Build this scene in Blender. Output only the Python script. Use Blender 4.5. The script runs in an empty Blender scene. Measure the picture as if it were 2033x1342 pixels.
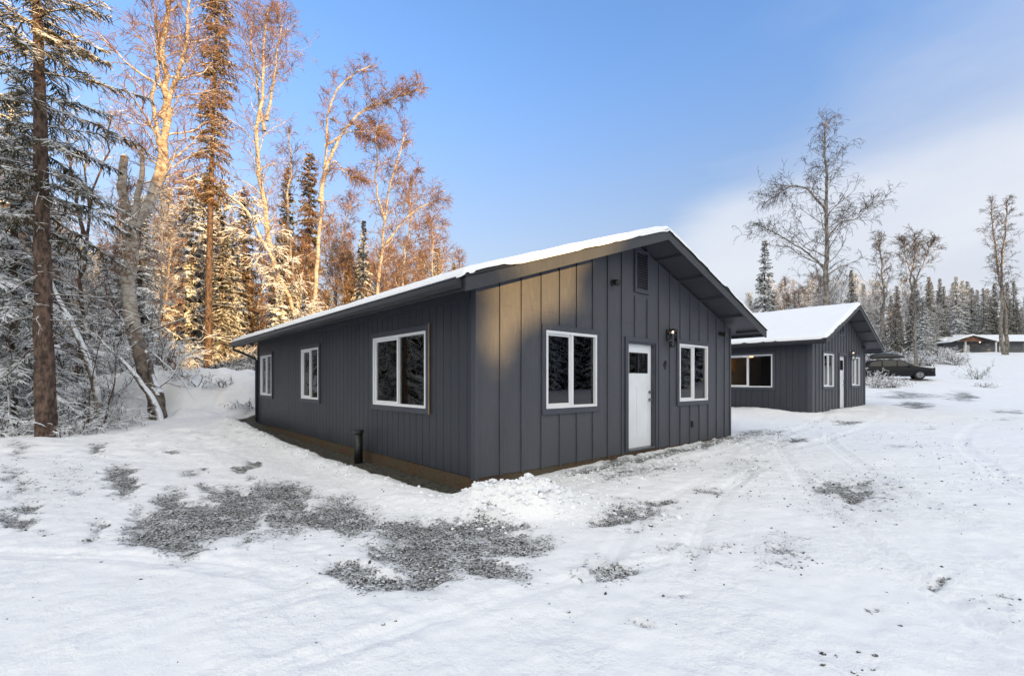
import bpy, bmesh, math, random
import numpy as np
from mathutils import Vector, Matrix
random.seed(7)
R = math.radians
SC = bpy.context.scene
COL = SC.collection
F = 935.4; CX = 1016.5; HZ = 757.0; EYE = 1.55
U = np.array([.7518, .6594]); V = np.array([-.6594, .7518])
C1 = np.array([-.496, 6.495]); C2 = np.array([10.568, 16.60])
SUN_AZ = np.array([.69, -.724]); SUN_EL = 6.0

# ------------------------------------------------------------------ nodes / materials
class NT:
    def __init__(s, nt): s.nt = nt; s.n = nt.nodes; s.l = nt.links
    def node(s, t, **kw):
        o = s.n.new(t)
        for k, v in kw.items():
            if k.startswith('i_'):
                o.inputs[k[2:].replace('_', ' ')].default_value = v
            else: setattr(o, k, v)
        return o
    def link(s, a, b): s.l.new(a, b)
    def val(s, sock, x):
        if hasattr(x, 'links'): s.link(x, sock)
        else: sock.default_value = x
    def math(s, op, a, b=0.0, c=None, clamp=False):
        m = s.n.new('ShaderNodeMath'); m.operation = op; m.use_clamp = clamp
        s.val(m.inputs[0], a); s.val(m.inputs[1], b)
        if c is not None: s.val(m.inputs[2], c)
        return m.outputs[0]
    def mix(s, f, a, b, mode='MIX'):
        m = s.n.new('ShaderNodeMix'); m.data_type = 'RGBA'; m.blend_type = mode
        s.val(m.inputs[0], f); s.val(m.inputs[6], a); s.val(m.inputs[7], b)
        return m.outputs[2]
    def ramp(s, f, a, b):      # linear 0..1 between a and b
        m = s.n.new('ShaderNodeMapRange'); m.interpolation_type = 'SMOOTHSTEP'
        s.val(m.inputs[0], f); s.val(m.inputs[1], a); s.val(m.inputs[2], b)
        return m.outputs[0]
    def noise(s, scale, detail=3, rough=.55, vec=None, dist=0.0):
        m = s.n.new('ShaderNodeTexNoise'); m.inputs['Scale'].default_value = scale
        m.inputs['Detail'].default_value = detail; m.inputs['Roughness'].default_value = rough
        m.inputs['Distortion'].default_value = dist
        if vec is not None: s.link(vec, m.inputs['Vector'])
        return m.outputs[0]
    def mapping(s, vec, scale):
        m = s.n.new('ShaderNodeMapping'); m.inputs['Scale'].default_value = scale
        s.link(vec, m.inputs['Vector']); return m.outputs[0]

def c4(c): return (c[0], c[1], c[2], 1.0)
def newmat(name):
    m = bpy.data.materials.new(name); m.use_nodes = True
    t = NT(m.node_tree); b = t.n['Principled BSDF']
    return m, t, b
def wpos(t): return t.node('ShaderNodeNewGeometry').outputs['Position']
def opos(t): return t.node('ShaderNodeTexCoord').outputs['Object']
def bump(t, b, h, strength=.3, dist=.02):
    n = t.node('ShaderNodeBump'); n.inputs['Strength'].default_value = strength
    n.inputs['Distance'].default_value = dist; t.link(h, n.inputs['Height'])
    t.link(n.outputs[0], b.inputs['Normal'])
def plain(name, col, rough=.6, metal=0.0, var=.0, vs=6.0, bmp=0.0, spec=.5):
    m, t, b = newmat(name)
    b.inputs['Roughness'].default_value = rough; b.inputs['Metallic'].default_value = metal
    b.inputs['Specular IOR Level'].default_value = spec
    p = opos(t); n = t.noise(vs, 4, .6, p)
    lo = tuple(max(0, x * (1 - var)) for x in col); hi = tuple(x * (1 + var) for x in col)
    t.link(t.mix(t.ramp(n, .3, .7), c4(lo), c4(hi)), b.inputs['Base Color'])
    if bmp: bump(t, b, t.noise(vs * 6, 4, .6, p), bmp, .01)
    return m
SNOWC = (.84, .865, .90, 1)

def snowy(name, col_fn, lo=.15, hi=.5, nscale=5.0, namp=.9, rough=.85, snowc=SNOWC, bmp=None):
    """something with snow lying on its upward faces"""
    m, t, b = newmat(name)
    g = t.node('ShaderNodeNewGeometry'); p = g.outputs['Position']
    sep = t.node('ShaderNodeSeparateXYZ'); t.link(g.outputs['Normal'], sep.inputs[0])
    n = t.noise(nscale, 3, .6, p)
    f = t.math('ADD', sep.outputs[2], t.math('MULTIPLY', t.math('SUBTRACT', n, .5), namp * 2))
    f = t.ramp(f, lo, hi)
    base = col_fn(t, p)
    t.link(t.mix(f, base, snowc), b.inputs['Base Color'])
    b.inputs['Roughness'].default_value = rough
    b.inputs['Specular IOR Level'].default_value = .2
    if bmp: bump(t, b, t.noise(bmp[0], 4, .6, p), bmp[1], bmp[2])
    return m
def mottled(a, bcol, scale, sc=(1, 1, 1)):
    def fn(t, p):
        n = t.noise(scale, 4, .65, t.mapping(p, sc))
        return t.mix(t.ramp(n, .35, .65), c4(a), c4(bcol))
    return fn
def birch_col(t, p):
    n1 = t.noise(3.5, 4, .7, t.mapping(p, (1, 1, 2.2)))
    n2 = t.noise(9, 3, .6, t.mapping(p, (1, 1, 4.5)))
    c = t.mix(t.ramp(n1, .42, .62), (.47, .435, .39, 1), (.25, .19, .145, 1))
    return t.mix(t.ramp(n2, .56, .66), c, (.06, .05, .045, 1))
M = {}
M['birch_bark'] = snowy('birch_bark', birch_col, .35, .6, 3, .45, bmp=(22, .5, .02))
M['birch_twig'] = snowy('birch_twig', mottled((.14, .072, .042), (.27, .15, .088), 2), .42, .95, 2.0, .6)
M['birch_twig_gray'] = snowy('birch_twig_gray', mottled((.05, .045, .042), (.12, .10, .09), 2), .5, 1.0, 2.0, .5)
M['gray_bark'] = snowy('gray_bark', mottled((.10, .09, .08), (.30, .27, .24), 5, (1, 1, .6)), .35, .6, 3, .45)
M['birch_twig_frost'] = snowy('birch_twig_frost', mottled((.075, .062, .055), (.17, .135, .11), 2), .05, .6, 2.0, .6)
M['dark_bark'] = snowy('dark_bark', mottled((.05, .036, .030), (.17, .115, .09), 11, (1, 1, .45)), .45, .7, 4, .35, bmp=(26, .8, .03))
def old_bark_col(t, p):
    lowb = mottled((.05, .04, .033), (.22, .18, .15), 7, (1, 1, .6))(t, p)
    z = t.node('ShaderNodeSeparateXYZ'); t.link(p, z.inputs[0])
    f = t.ramp(t.math('ADD', z.outputs[2], t.math('MULTIPLY', t.noise(1.5, 3, .6, p), 1.4)), 3.0, 4.3)
    return t.mix(f, lowb, birch_col(t, p))
M['old_bark'] = snowy('old_bark', old_bark_col, .30, .42, 5, .42, bmp=(14, .8, .04))
M['limb_bark'] = snowy('limb_bark', mottled((.07, .055, .045), (.22, .18, .15), 7), .0, .3, 5, .4)
M['needles'] = snowy('needles', mottled((.026, .033, .022), (.11, .078, .038), 2), .28, .7, 4.0, .75)
M['needles_sun_gold'] = snowy('needles_sun_gold', mottled((.05, .042, .02), (.22, .12, .045), 2), .38, .85, 4.0, .75)  # cone brown plus golden sunlight mixed straight into the needle colour
M['needles_snowy'] = snowy('needles_snowy', mottled((.025, .036, .028), (.065, .06, .04), 3), .06, .52, 4.0, .75)
M['brush'] = snowy('brush', mottled((.045, .035, .03), (.13, .095, .08), 3), .0, .5, 3.0, .7)
def snow_mat(name, scale=1.0, fine=.25):
    m, t, b = newmat(name); p = wpos(t)
    b.inputs['Roughness'].default_value = .6; b.inputs['Specular IOR Level'].default_value = .25
    n = t.noise(2.0 * scale, 4, .6, p)
    t.link(t.mix(n, (.80, .83, .87, 1), (.88, .895, .92, 1)), b.inputs['Base Color'])
    h = t.math('ADD', t.noise(60 * scale, 3, .7, p), t.math('MULTIPLY', t.noise(12 * scale, 4, .6, p), 2.0))
    bump(t, b, h, fine, .02)
    return m
M['snow'] = snow_mat('snow')

def paint(name, col, warm, groove=False):
    m, t, b = newmat(name); p = opos(t)
    n = t.noise(1.3, 4, .6, t.mapping(p, (1, 1, .35)))
    n2 = t.noise(16, 4, .7, t.mapping(p, (1, 1, .18)))
    c = t.mix(t.ramp(n, .3, .7), c4(col), c4(warm))
    c = t.mix(t.math('MULTIPLY', t.ramp(n2, .42, .75), .6), c, c4(tuple(x * 1.5 for x in col)))
    t.link(c, b.inputs['Base Color'])
    b.inputs['Roughness'].default_value = .48; b.inputs['Specular IOR Level'].default_value = .45
    t.link(t.math('ADD', t.math('MULTIPLY', n2, .25), .36), b.inputs['Roughness'])
    h = t.noise(40, 5, .7, t.mapping(p, (1, 1, .06)))
    bump(t, b, t.math('ADD', h, t.math('MULTIPLY', t.noise(9, 4, .7, p), .8)), .6, .008)
    return m
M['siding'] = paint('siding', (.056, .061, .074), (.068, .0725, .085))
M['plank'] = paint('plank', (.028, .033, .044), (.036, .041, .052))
M['fascia'] = paint('fascia_paint', (.030, .034, .040), (.036, .040, .046))
M['trim'] = paint('trim', (.045, .051, .067), (.055, .060, .077))
M['soffit'] = paint('soffit', (.040, .043, .052), (.050, .052, .062))
M['gutter'] = plain('gutter', (.02, .021, .026), .35, 0, .15, 2)
M['black'] = plain('black', (.012, .012, .013), .4, 0, .1, 5)
M['vinyl'] = plain('vinyl', (.74, .76, .79), .4, 0, .03, 2)
M['door_white'] = plain('door_white', (.74, .77, .81), .45, 0, .04, 1.5, .04)
M['screen'] = plain('screen', (.018, .018, .02), .9, 0, .1, 3)
M['metal'] = plain('metal', (.25, .25, .26), .28, 1.0, .1, 10)
M['concrete'] = plain('concrete', (.13, .115, .095), .9, 0, .35, 3, .4)
M['rubber'] = plain('rubber', (.015, .015, .016), .8, 0, .1, 20)
M['alloy'] = plain('alloy', (.22, .225, .24), .35, 1.0, .1, 10)
M['interior_wall'] = plain('interior_wall', (.36, .34, .31), .9, 0, .1, 1)
M['interior_floor'] = plain('interior_floor', (.07, .045, .03), .6, 0, .2, 3)
M['cabinet'] = plain('cabinet', (.30, .19, .09), .6, 0, .2, 5)
M['brown_wood'] = plain('brown_wood', (.16, .07, .04), .7, 0, .2, 5)  # the porch gable wood's own brown
M['far_wall'] = plain('far_wall', (.12, .128, .14), .7, 0, .12, 2)
M['stone'] = snowy('stone', mottled((.035, .035, .037), (.12, .12, .12), 30), .86, .97, 20, .3)
def plywood():
    m, t, b = newmat('treated_plywood'); p = opos(t)
    n = t.noise(3.0, 3, .55, t.mapping(p, (1, 1, 2.5)), .6)
    w = t.math('SINE', t.math('MULTIPLY', n, 70.0))
    n2 = t.noise(1.2, 3, .6, p)
    c = t.mix(t.ramp(w, -1.0, 1.0), (.055, .030, .015, 1), (.11, .066, .034, 1))
    c = t.mix(t.ramp(n2, .4, .65), c, (.075, .062, .038, 1))
    n3 = t.noise(25, 4, .7, p)
    c = t.mix(t.math('MULTIPLY', t.ramp(n3, .5, .75), .5), c, (.05, .035, .02, 1))
    t.link(c, b.inputs['Base Color']); b.inputs['Roughness'].default_value = .85
    bump(t, b, n3, .3, .01); return m
M['plywood'] = plywood()
def glass(name, tint):
    m, t, b = newmat(name); t.n.remove(b)
    out = [n for n in t.n if n.type == 'OUTPUT_MATERIAL'][0]
    tr = t.node('ShaderNodeBsdfTransparent'); tr.inputs[0].default_value = c4(tint)
    gl = t.node('ShaderNodeBsdfGlossy'); gl.inputs['Roughness'].default_value = .0
    fr = t.node('ShaderNodeFresnel'); fr.inputs[0].default_value = 1.75
    mx = t.node('ShaderNodeMixShader')
    nz = t.noise(1.1, 2, .5, wpos(t)); bp = t.node('ShaderNodeBump'); bp.inputs['Strength'].default_value = .06
    bp.inputs['Distance'].default_value = .03; t.link(nz, bp.inputs['Height']); t.link(bp.outputs[0], gl.inputs['Normal'])
    t.link(fr.outputs[0], mx.inputs[0]); t.link(tr.outputs[0], mx.inputs[1]); t.link(gl.outputs[0], mx.inputs[2])
    t.link(mx.outputs[0], out.inputs[0]); return m
M['glass'] = glass('window_glass', (.80, .83, .84))
M['car_glass'] = glass('car_glass', (.16, .18, .19))
def emit(name, col, s):
    m, t, b = newmat(name); b.inputs['Base Color'].default_value = c4(col)
    b.inputs['Emission Color'].default_value = c4(col); b.inputs['Emission Strength'].default_value = s
    return m
M['bulb'] = emit('lamp_glow', (1, .72, .48), 1.6)
M['ceiling_glow'] = emit('ceiling_glow', (1, .50, .22), 2.5)
def carpaint():
    m, t, b = newmat('car_paint'); b.inputs['Base Color'].default_value = (.012, .013, .016, 1)
    b.inputs['Roughness'].default_value = .3; b.inputs['Coat Weight'].default_value = .6; return m
M['car_paint'] = carpaint()
M['snow_car'] = snowy('snow_car', lambda t, p: t.mix(.5, (.010, .0105, .013, 1), (.013, .0135, .016, 1)), .86, .98, 3, .25, rough=.35)

# ------------------------------------------------------------------ object helpers
def tag(o, label=None, cat=None, group=None, kind=None):
    if label: o['label'] = label
    if cat: o['category'] = cat
    if group: o['group'] = group
    if kind: o['kind'] = kind
    return o
def empty(name, loc, rz=0, label=None, cat=None, group=None):
    o = bpy.data.objects.new(name, None); COL.objects.link(o)
    o.location = loc; o.rotation_euler = (0, 0, rz); o.empty_display_size = .2
    return tag(o, label, cat, group)
def link(name, me, mats, parent=None):
    for mm in (mats if isinstance(mats, (list, tuple)) else [mats]): me.materials.append(mm)
    o = bpy.data.objects.new(name, me); COL.objects.link(o)
    if parent: o.parent = parent
    return o
def copy_tree(o, parent=None):
    c = o.copy(); COL.objects.link(c); c.parent = parent
    for ch in list(o.children): copy_tree(ch, c)
    return c

class MB:
    """small mesh collector (verts / faces)"""
    def __init__(s): s.v = []; s.f = []
    def hexa(s, p):     # p: 8 points: bottom 0-3 ccw, top 4-7
        n = len(s.v); s.v += [tuple(q) for q in p]
        for q in ((0, 3, 2, 1), (4, 5, 6, 7), (0, 1, 5, 4), (1, 2, 6, 5), (2, 3, 7, 6), (3, 0, 4, 7)):
            s.f.append(tuple(n + i for i in q))
        return s
    def box(s, x0, x1, y0, y1, z0, z1, mp=None):
        p = [(x0, y0, z0), (x1, y0, z0), (x1, y1, z0), (x0, y1, z0), (x0, y0, z1), (x1, y0, z1), (x1, y1, z1), (x0, y1, z1)]
        if mp: p = [mp(*q) for q in p]
        return s.hexa(p)
    def col(s, a0, a1, d0, d1, z0, za, zb, mp):     # column with a sloped top: za at a0, zb at a1
        p = [(a0, d0, z0), (a1, d0, z0), (a1, d1, z0), (a0, d1, z0), (a0, d0, za), (a1, d0, zb), (a1, d1, zb), (a0, d1, za)]
        return s.hexa([mp(*q) for q in p])
    def prism(s, poly, y0, y1, mp):     # poly of (a,b); extruded y0..y1
        n = len(s.v); k = len(poly)
        s.v += [mp(a, y0, b) for a, b in poly] + [mp(a, y1, b) for a, b in poly]
        s.f.append(tuple(range(n, n + k))); s.f.append(tuple(reversed(range(n + k, n + 2 * k))))
        for i in range(k):
            j = (i + 1) % k; s.f.append((n + i, n + j, n + k + j, n + k + i))
        return s
    def tube(s, pts, r, S=10, cap=True):
        pts = [Vector(p) for p in pts]; n = len(s.v); K = len(pts)
        rr = r if isinstance(r, (list, tuple)) else [r] * K
        for i, p in enumerate(pts):
            a = pts[max(i - 1, 0)]; b = pts[min(i + 1, K - 1)]; t = (b - a).normalized()
            ref = Vector((0, 0, 1)) if abs(t.z) < .9 else Vector((1, 0, 0))
            n1 = t.cross(ref).normalized(); n2 = n1.cross(t)
            for j in range(S):
                w = 2 * math.pi * j / S
                s.v.append(tuple(p + rr[i] * (n1 * math.cos(w) + n2 * math.sin(w))))
        for i in range(K - 1):
            for j in range(S):
                j2 = (j + 1) % S
                s.f.append((n + i * S + j, n + i * S + j2, n + (i + 1) * S + j2, n + (i + 1) * S + j))
        if cap:
            s.f.append(tuple(n + j for j in reversed(range(S)))); s.f.append(tuple(n + (K - 1) * S + j for j in range(S)))
        return s
    def build(s, name, mat, parent=None, smooth=False, bevel=0.0):
        me = bpy.data.meshes.new(name); me.from_pydata(s.v, [], s.f); 
        bm = bmesh.new(); bm.from_mesh(me); bmesh.ops.recalc_face_normals(bm, faces=bm.faces)
        if bevel:
            es = [e for e in bm.edges if e.is_manifold and e.calc_face_angle(0) > .6]
            bmesh.ops.bevel(bm, geom=es, offset=bevel, segments=2, affect='EDGES', profile=.6, clamp_overlap=True)
        bm.to_mesh(me); bm.free()
        if smooth:
            me.polygons.foreach_set('use_smooth', [True] * len(me.polygons))
        return link(name, me, mat, parent)

# ------------------------------------------------------------------ terrain
rng = np.random.default_rng(11)
LAT = rng.random((256, 256))
def vnoise(x, y):
    xi = np.floor(x).astype(int); yi = np.floor(y).astype(int)
    fx = x - xi; fy = y - yi; fx = fx * fx * (3 - 2 * fx); fy = fy * fy * (3 - 2 * fy)
    a = LAT[xi % 256, yi % 256]; b = LAT[(xi + 1) % 256, yi % 256]
    c = LAT[xi % 256, (yi + 1) % 256]; d = LAT[(xi + 1) % 256, (yi + 1) % 256]
    return (a + (b - a) * fx) * (1 - fy) + (c + (d - c) * fx) * fy
def fbm(x, y, s, o=4, g=.5):
    r = 0; a = 1; t = 0
    for i in range(o):
        r = r + a * (vnoise(x * s + 17.3 * i, y * s + 9.1 * i) - .5) * 2; t += a; a *= g; s *= 2.03
    return r / t
def sst(a, b, x):
    t = np.clip((x - a) / (b - a), 0, 1); return t * t * (3 - 2 * t)
def local(x, y, C):
    dx = x - C[0]; dy = y - C[1]
    return dx * U[0] + dy * U[1], dx * V[0] + dy * V[1]
RISE_Y = [0, 14, 20, 24, 27, 30, 34, 40, 60, 80, 100, 130, 200, 600]
RISE_Z = [0, .02, .12, .30, .42, .72, 1.25, 1.72, 3.5, 5.6, 7.6, 9.3, 11, 11]
def ground_base(x, y):
    t, s = local(x, y, C1)
    z = .016 * np.clip(t, 0, 17)
    rise = np.interp(y, RISE_Y, RISE_Z)
    w = sst(-4, 16, x)
    left = np.interp(y, [0, 13, 20, 40, 80, 200], [0, .05, .5, 1.1, 2.6, 7])
    z = z * (1 - sst(22, 40, y)) + rise * w + left * (1 - w)
    # ploughed snow bank behind the cabin's far left corner
    ang = .12
    mx = (x + 11.4) * math.cos(ang) + (y - 18.3) * math.sin(ang); my = -(x + 11.4) * math.sin(ang) + (y - 18.3) * math.cos(ang)
    q = (np.abs(mx + .3 * fbm(x, y, .9, 2)) / 3.7) ** 4 + (np.abs(my + .35 * fbm(x, y, 1.1, 3)) / 2.15) ** 4
    z = z + 1.32 * np.exp(-q) * (1 + .20 * fbm(x, y, .8, 3) + .11 * fbm(x, y, 2.6, 4, .6))
    q = ((x + 15.2) / 2.3) ** 2 + ((y - 17.0) / 1.8) ** 2
    z = z + .75 * np.exp(-q) * (1 + .3 * fbm(x, y, 1.2, 3))
    z = z + .12 * sst(13, 18, y) * fbm(x, y, .35, 3) * (1 - sst(0, 10, x)) 
    z = z + .25 * sst(24, 40, y) * fbm(x, y, .12, 3) + .10 * sst(20, 26, y) * sst(10, 16, x) * fbm(x, y, .7, 3)
    return z
def at_ground(px, py, z=0.0):
    Y = F * (EYE - z) / (py - HZ); return (px - CX) / F * Y, Y
# bare gravel patches: (x0, x1, y0, y1, strength) as seen in the photo, converted to the ground they lie on
PATCH = [(0, 70, 880, 925, .5), (60, 210, 905, 1005, .30), (0, 120, 960, 1010, .34), (1480, 1600, 860, 900, .38), (1400, 1560, 905, 960, .36), (1600, 1800, 940, 1020, .4), (1480, 1620, 1070, 1130, .42), (205, 280, 930, 985, 1.1), (318, 372, 985, 1060, 1.1), (270, 400, 1030, 1098, 1.25), (330, 450, 1010, 1072, 1.2), (425, 515, 978, 1052, 1.2),
         (515, 600, 965, 1012, 1.1), (400, 440, 966, 985, .8), (540, 600, 985, 1055, 1.1), (590, 660, 1015, 1056, 1.0), (640, 745, 1005, 1060, 1.0), (635, 700, 995, 1030, .85),
         (455, 500, 928, 945, 1.0), (480, 513, 918, 935, 1.0), (498, 512, 950, 962, .8), (350, 400, 940, 960, .5), (395, 417, 934, 944, .7),
         (255, 300, 1010, 1060, .6), (175, 205, 1040, 1078, .7), (65, 100, 1065, 1080, .4), (140, 165, 978, 990, .5), (0, 60, 1020, 1060, .75), (40, 100, 1005, 1025, .8),
         (0, 60, 920, 1000, .55), (175, 215, 890, 910, .95), (315, 357, 899, 909, .8), (470, 500, 1078, 1100, .6), (480, 560, 1055, 1085, .5),
         (750, 880, 1038, 1085, .95), (770, 960, 1070, 1140, .95), (830, 1010, 1045, 1110, .92), (790, 900, 1110, 1180, .9), (900, 1055, 1125, 1160, .85), (670, 730, 1128, 1158, .95),
         (700, 820, 1145, 1178, .85), (950, 1100, 1065, 1105, .8), (860, 1040, 1035, 1062, .9), (740, 800, 1040, 1062, .9),
         (1180, 1250, 1032, 1048, .85), (1215, 1300, 1014, 1034, .85), (1270, 1335, 999, 1010, .8), (1190, 1340, 995, 1050, .45), (1370, 1420, 975, 990, .55),
         (1625, 1680, 965, 982, .85), (1665, 1710, 972, 1000, .9), (1680, 1730, 960, 972, .7), (1200, 1270, 1130, 1154, .75), (1150, 1290, 1120, 1165, .4),
         (1235, 1285, 1222, 1244, .62), (1530, 1570, 1088, 1110, .6), (1300, 1470, 1080, 1112, .4), (1815, 1845, 1146, 1160, .6), (1740, 1790, 1222, 1240, .4),
         (1560, 1590, 872, 884, 1.0), (1690, 1712, 838, 847, .9), (1660, 1700, 838, 847, .9), (1310, 1400, 1180, 1195, .4), (1930, 2030, 1190, 1230, .3),
         (1790, 1850, 801, 809, 1.1), (1890, 1935, 783, 791, 1.1), (1765, 1820, 781, 786, .9), (1720, 1890, 785, 790, .7), (1820, 1870, 851, 858, .6),
         (1980, 2010, 817, 823, .9), (2000, 2033, 815, 824, .8), (1990, 2033, 832, 840, .7), (1750, 1850, 885, 897, .5)]
PE = []
for x0, x1, y0, y1, st in PATCH:
    ya = 0.5 * (y0 + y1); zz = .05
    for _ in range(12): gx, gy = at_ground(.5 * (x0 + x1), ya, zz); zz = .5 * zz + .5 * float(ground_base(np.array([gx]), np.array([gy]))[0])
    if ya < 900 and x0 > 1400: st *= .86
    cx, cy = at_ground(.5 * (x0 + x1), ya, zz)
    _, yn = at_ground(0, y1, zz); _, yf = at_ground(0, y0, zz)
    k_ = 1.28 if ya > 960 else 1.0; rx = .5 * (x1 - x0) / F * cy * k_; ry = max(.5 * (yf - yn), .05) * k_
    PE.append((cx, cy, rx, ry, st))
def gravel_mask(x, y):
    am = np.clip(y / 7, .8, 4); wx = x + am * (.20 * fbm(x, y, 2.2, 3) + .07 * fbm(x, y, 9, 2)); wy = y + am * (.24 * fbm(x + 31, y + 7, 1.8, 3) + .07 * fbm(x + 3, y, 8, 2))
    g = np.zeros_like(x); wy = np.maximum(wy, .5)
    for cx, cy, rx, ry, st in PE:
        d = np.sqrt(((wx - cx * wy / cy) / (rx * wy / cy)) ** 2 + ((wy - cy) / ry) ** 2)
        g = np.maximum(g, st * np.clip(1.35 - d * .9, 0, 1))
    # thin gravel strewn along the front of the first cabin
    t, s = local(wx, wy, C1)
    d = -s
    f = np.exp(-((d - .22) / .30) ** 2) * sst(1.0, 2.2, t) * (1 - sst(8.6, 10.5, t)) * .82
    f = np.maximum(f, np.exp(-((d - .9) / .5) ** 2) * sst(1.2, 2.0, t) * (1 - sst(3.0, 5.0, t)) * .55)
    f = np.maximum(f, np.exp(-((d - .35) / .55) ** 2) * sst(6.0, 7.0, t) * (1 - sst(9, 11, t)) * .6)
    return np.maximum(g, f)
def soil_mask(x, y):
    t, s = local(x, y, C1)
    e = np.interp(s, [-.9, -.3, .6, 2.2, 5.2, 11.8, 13], [-.25, -.30, -.50, -.66, -.62, -.62, -.6]) + .10 * fbm(x, y, 2.0, 3) + .04 * fbm(x, y, 9, 2)
    m = sst(-.05, .05, t - e) * sst(-.40, -.22, s + .06 * fbm(x, y, 5, 2)) * (1 - sst(12.3, 12.8, s)) * (1 - sst(.5, .8, t))
    return m
def height(x, y):
    z = ground_base(x, y)
    t, s = local(x, y, C1)
    near = 1 - sst(14, 26, y)
    so = soil_mask(x, y); gr = gravel_mask(x, y)
    near2 = near * np.clip(1 - np.abs(x) / 60, 0, 1)
    rough_zone = np.maximum(np.exp(-((-s - .8) / 1.3) ** 2) * sst(-1, 1, t) * (1 - sst(9, 12, t)), 0)
    lfield = sst(-1.4, -3.5, t) * 0
    snow = .045 + .030 * fbm(x, y, .55, 3) + .017 * fbm(x, y, 2.4, 4, .6) + (.010 + .010 * np.clip(fbm(x, y, .4, 2) + .4, 0, 1)) * fbm(x, y, 8, 3, .65)
    snow = snow + rough_zone * (.035 * fbm(x, y, 3.2, 4) + .02)
    # cleared-snow rim along the soil strip on the left side
    e = -.9 - t
    rim = np.exp(-((e + .0) / .30) ** 2) * sst(-1.0, .2, s) * (1 - sst(12, 13, s))
    snow = snow + rim * (.09 + .05 * fbm(x, y, 3, 3))
    # left-hand soft rough snow by the trees
    lz = sst(6.2, 10, y) * sst(-4.5, -7, x)
    snow = snow + lz * (.10 * fbm(x, y, 1.1, 4) + .05 * fbm(x, y, 4, 3) + .08)
    snow = snow - .035 * sst(.35, .7, gr)
    snow = snow * (1 - so) + so * (-.03 + .02 * fbm(x, y, 5, 4) + .01 * fbm(x, y, 16, 2))
    # shovelled heap by the near corner
    for hx, hy, rx, ry, hh in ((.05, 5.62, .62, .42, .31), (.62, 5.85, .36, .30, .14), (-.52, 5.85, .30, .26, .15), (-.2, 5.45, .4, .25, .16), (.35, 5.4, .35, .22, .13)):
        q = ((x - hx) / rx) ** 2 + ((y - hy) / ry) ** 2
        snow = snow + .62 * hh * np.exp(-q ** 1.6) * (1 + .40 * fbm(x, y, 4.5, 2) + .34 * np.abs(fbm(x, y, 9, 3, .6)))
    # small bits of bank along the second cabin
    t2, s2 = local(x, y, C2)
    snow = snow + np.exp(-((-t2 - .5) / .8) ** 2) * sst(-1.5, .5, s2) * (.10 + .10 * fbm(x, y, 1.4, 3))
    snow = snow + np.exp(-((-s2 - .5) / .6) ** 2) * sst(-1, .5, t2) * (1 - sst(7, 8.5, t2)) * (.05 + .10 * fbm(x, y, 1.8, 4))
    # tyre ruts
    for (ax, ay, bx, by, cv, dep, wd) in RUTS:
        L = math.hypot(bx - ax, by - ay); dx, dy = (bx - ax) / L, (by - ay) / L
        a = (x - ax) * dx + (y - ay) * dy; c = -(x - ax) * dy + (y - ay) * dx - cv * (a / L) * (1 - a / L) * 4
        env = sst(0, .8, a) * (1 - sst(L - .8, L, a))
        c = c + .03 * np.sin(a * 1.3)
        prof = -dep * .85 * np.exp(-(c / wd) ** 4) + dep * .38 * np.exp(-((np.abs(c) - wd * 1.35) / (wd * .35)) ** 2)
        tread = dep * .45 * np.sin(c * 2 * math.pi / .088) * np.exp(-(c / wd) ** 4)
        snow = snow + env * (prof + tread) * (.55 + .45 * np.clip(fbm(x, y, .9, 2) + .5, 0, 1))
    h = z + snow * np.clip(near2 + .4, 0, 1)
    inside = ((t > .12) & (t < 7.7) & (s > .12) & (s < 11.7)) | ((t2 > .12) & (t2 < 7.05) & (s2 > .12) & (s2 < 10.8))
    return np.where(inside, -.2, h)
RUTS = [(2.6, 1.8, 6.9, 12.0, .5, .027, .11), (3.9, 2.0, 8.3, 12.4, .55, .027, .11), (1.1, 3.2, 4.6, 8.2, .3, .023, .10), (.2, 2.6, 3.2, 7.2, .35, .020, .10),
        (3.6, 3.0, 3.9, 7.6, -.3, .023, .10), (4.9, 2.9, 14, 14, .9, .023, .12), (6.4, 3.0, 15.5, 13, 1.1, .023, .12), (-2.2, 2.6, .6, 4.4, .2, .020, .10),
        (-1.5, 2.2, 1.8, 4.1, .2, .020, .10), (3.0, 8.4, 12, 18, -.5, .025, .13), (-6, 4.0, -1, 3.2, .4, .017, .12), (5.2, 9.2, 16, 20, -.5, .025, .13)]
def H(x, y): return float(height(np.array([float(x)]), np.array([float(y)]))[0])
def at(px, py, Y): return Vector(((px - CX) / F * Y, Y, EYE + (HZ - py) / F * Y))

def set_mesh(name, verts, quads, smooth=False, tris=False):
    me = bpy.data.meshes.new(name); k = 3 if tris else 4
    verts = np.ascontiguousarray(verts, dtype=np.float32); quads = np.ascontiguousarray(quads, dtype=np.int32)
    me.vertices.add(len(verts)); me.vertices.foreach_set('co', verts.ravel())
    me.loops.add(quads.size); me.loops.foreach_set('vertex_index', quads.ravel())
    me.polygons.add(len(quads)); me.polygons.foreach_set('loop_start', np.arange(0, quads.size, k, dtype=np.int32))
    me.polygons.foreach_set('use_smooth', np.full(len(quads), smooth, dtype=bool))
    me.update(calc_edges=True); return me
def gridmesh(name, xs, ys, zf):
    X, Y = np.meshgrid(xs, ys); Z = zf(X, Y)
    v = np.stack([X, Y, Z], -1).reshape(-1, 3); nx = len(xs); ny = len(ys)
    i = np.arange((ny - 1) * (nx - 1)); r = i // (nx - 1); c = i % (nx - 1); a = r * nx + c
    return set_mesh(name, v, np.stack([a, a + 1, a + nx + 1, a + nx], 1), True), X, Y
def spaced(segs):
    out = [segs[0][0]]
    for a, b, s0, s1 in segs:
        x = a
        while x < b:
            f = (x - a) / (b - a); x += s0 + (s1 - s0) * f; out.append(min(x, b))
    return np.array(sorted(set(np.round(out, 4))))
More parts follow.
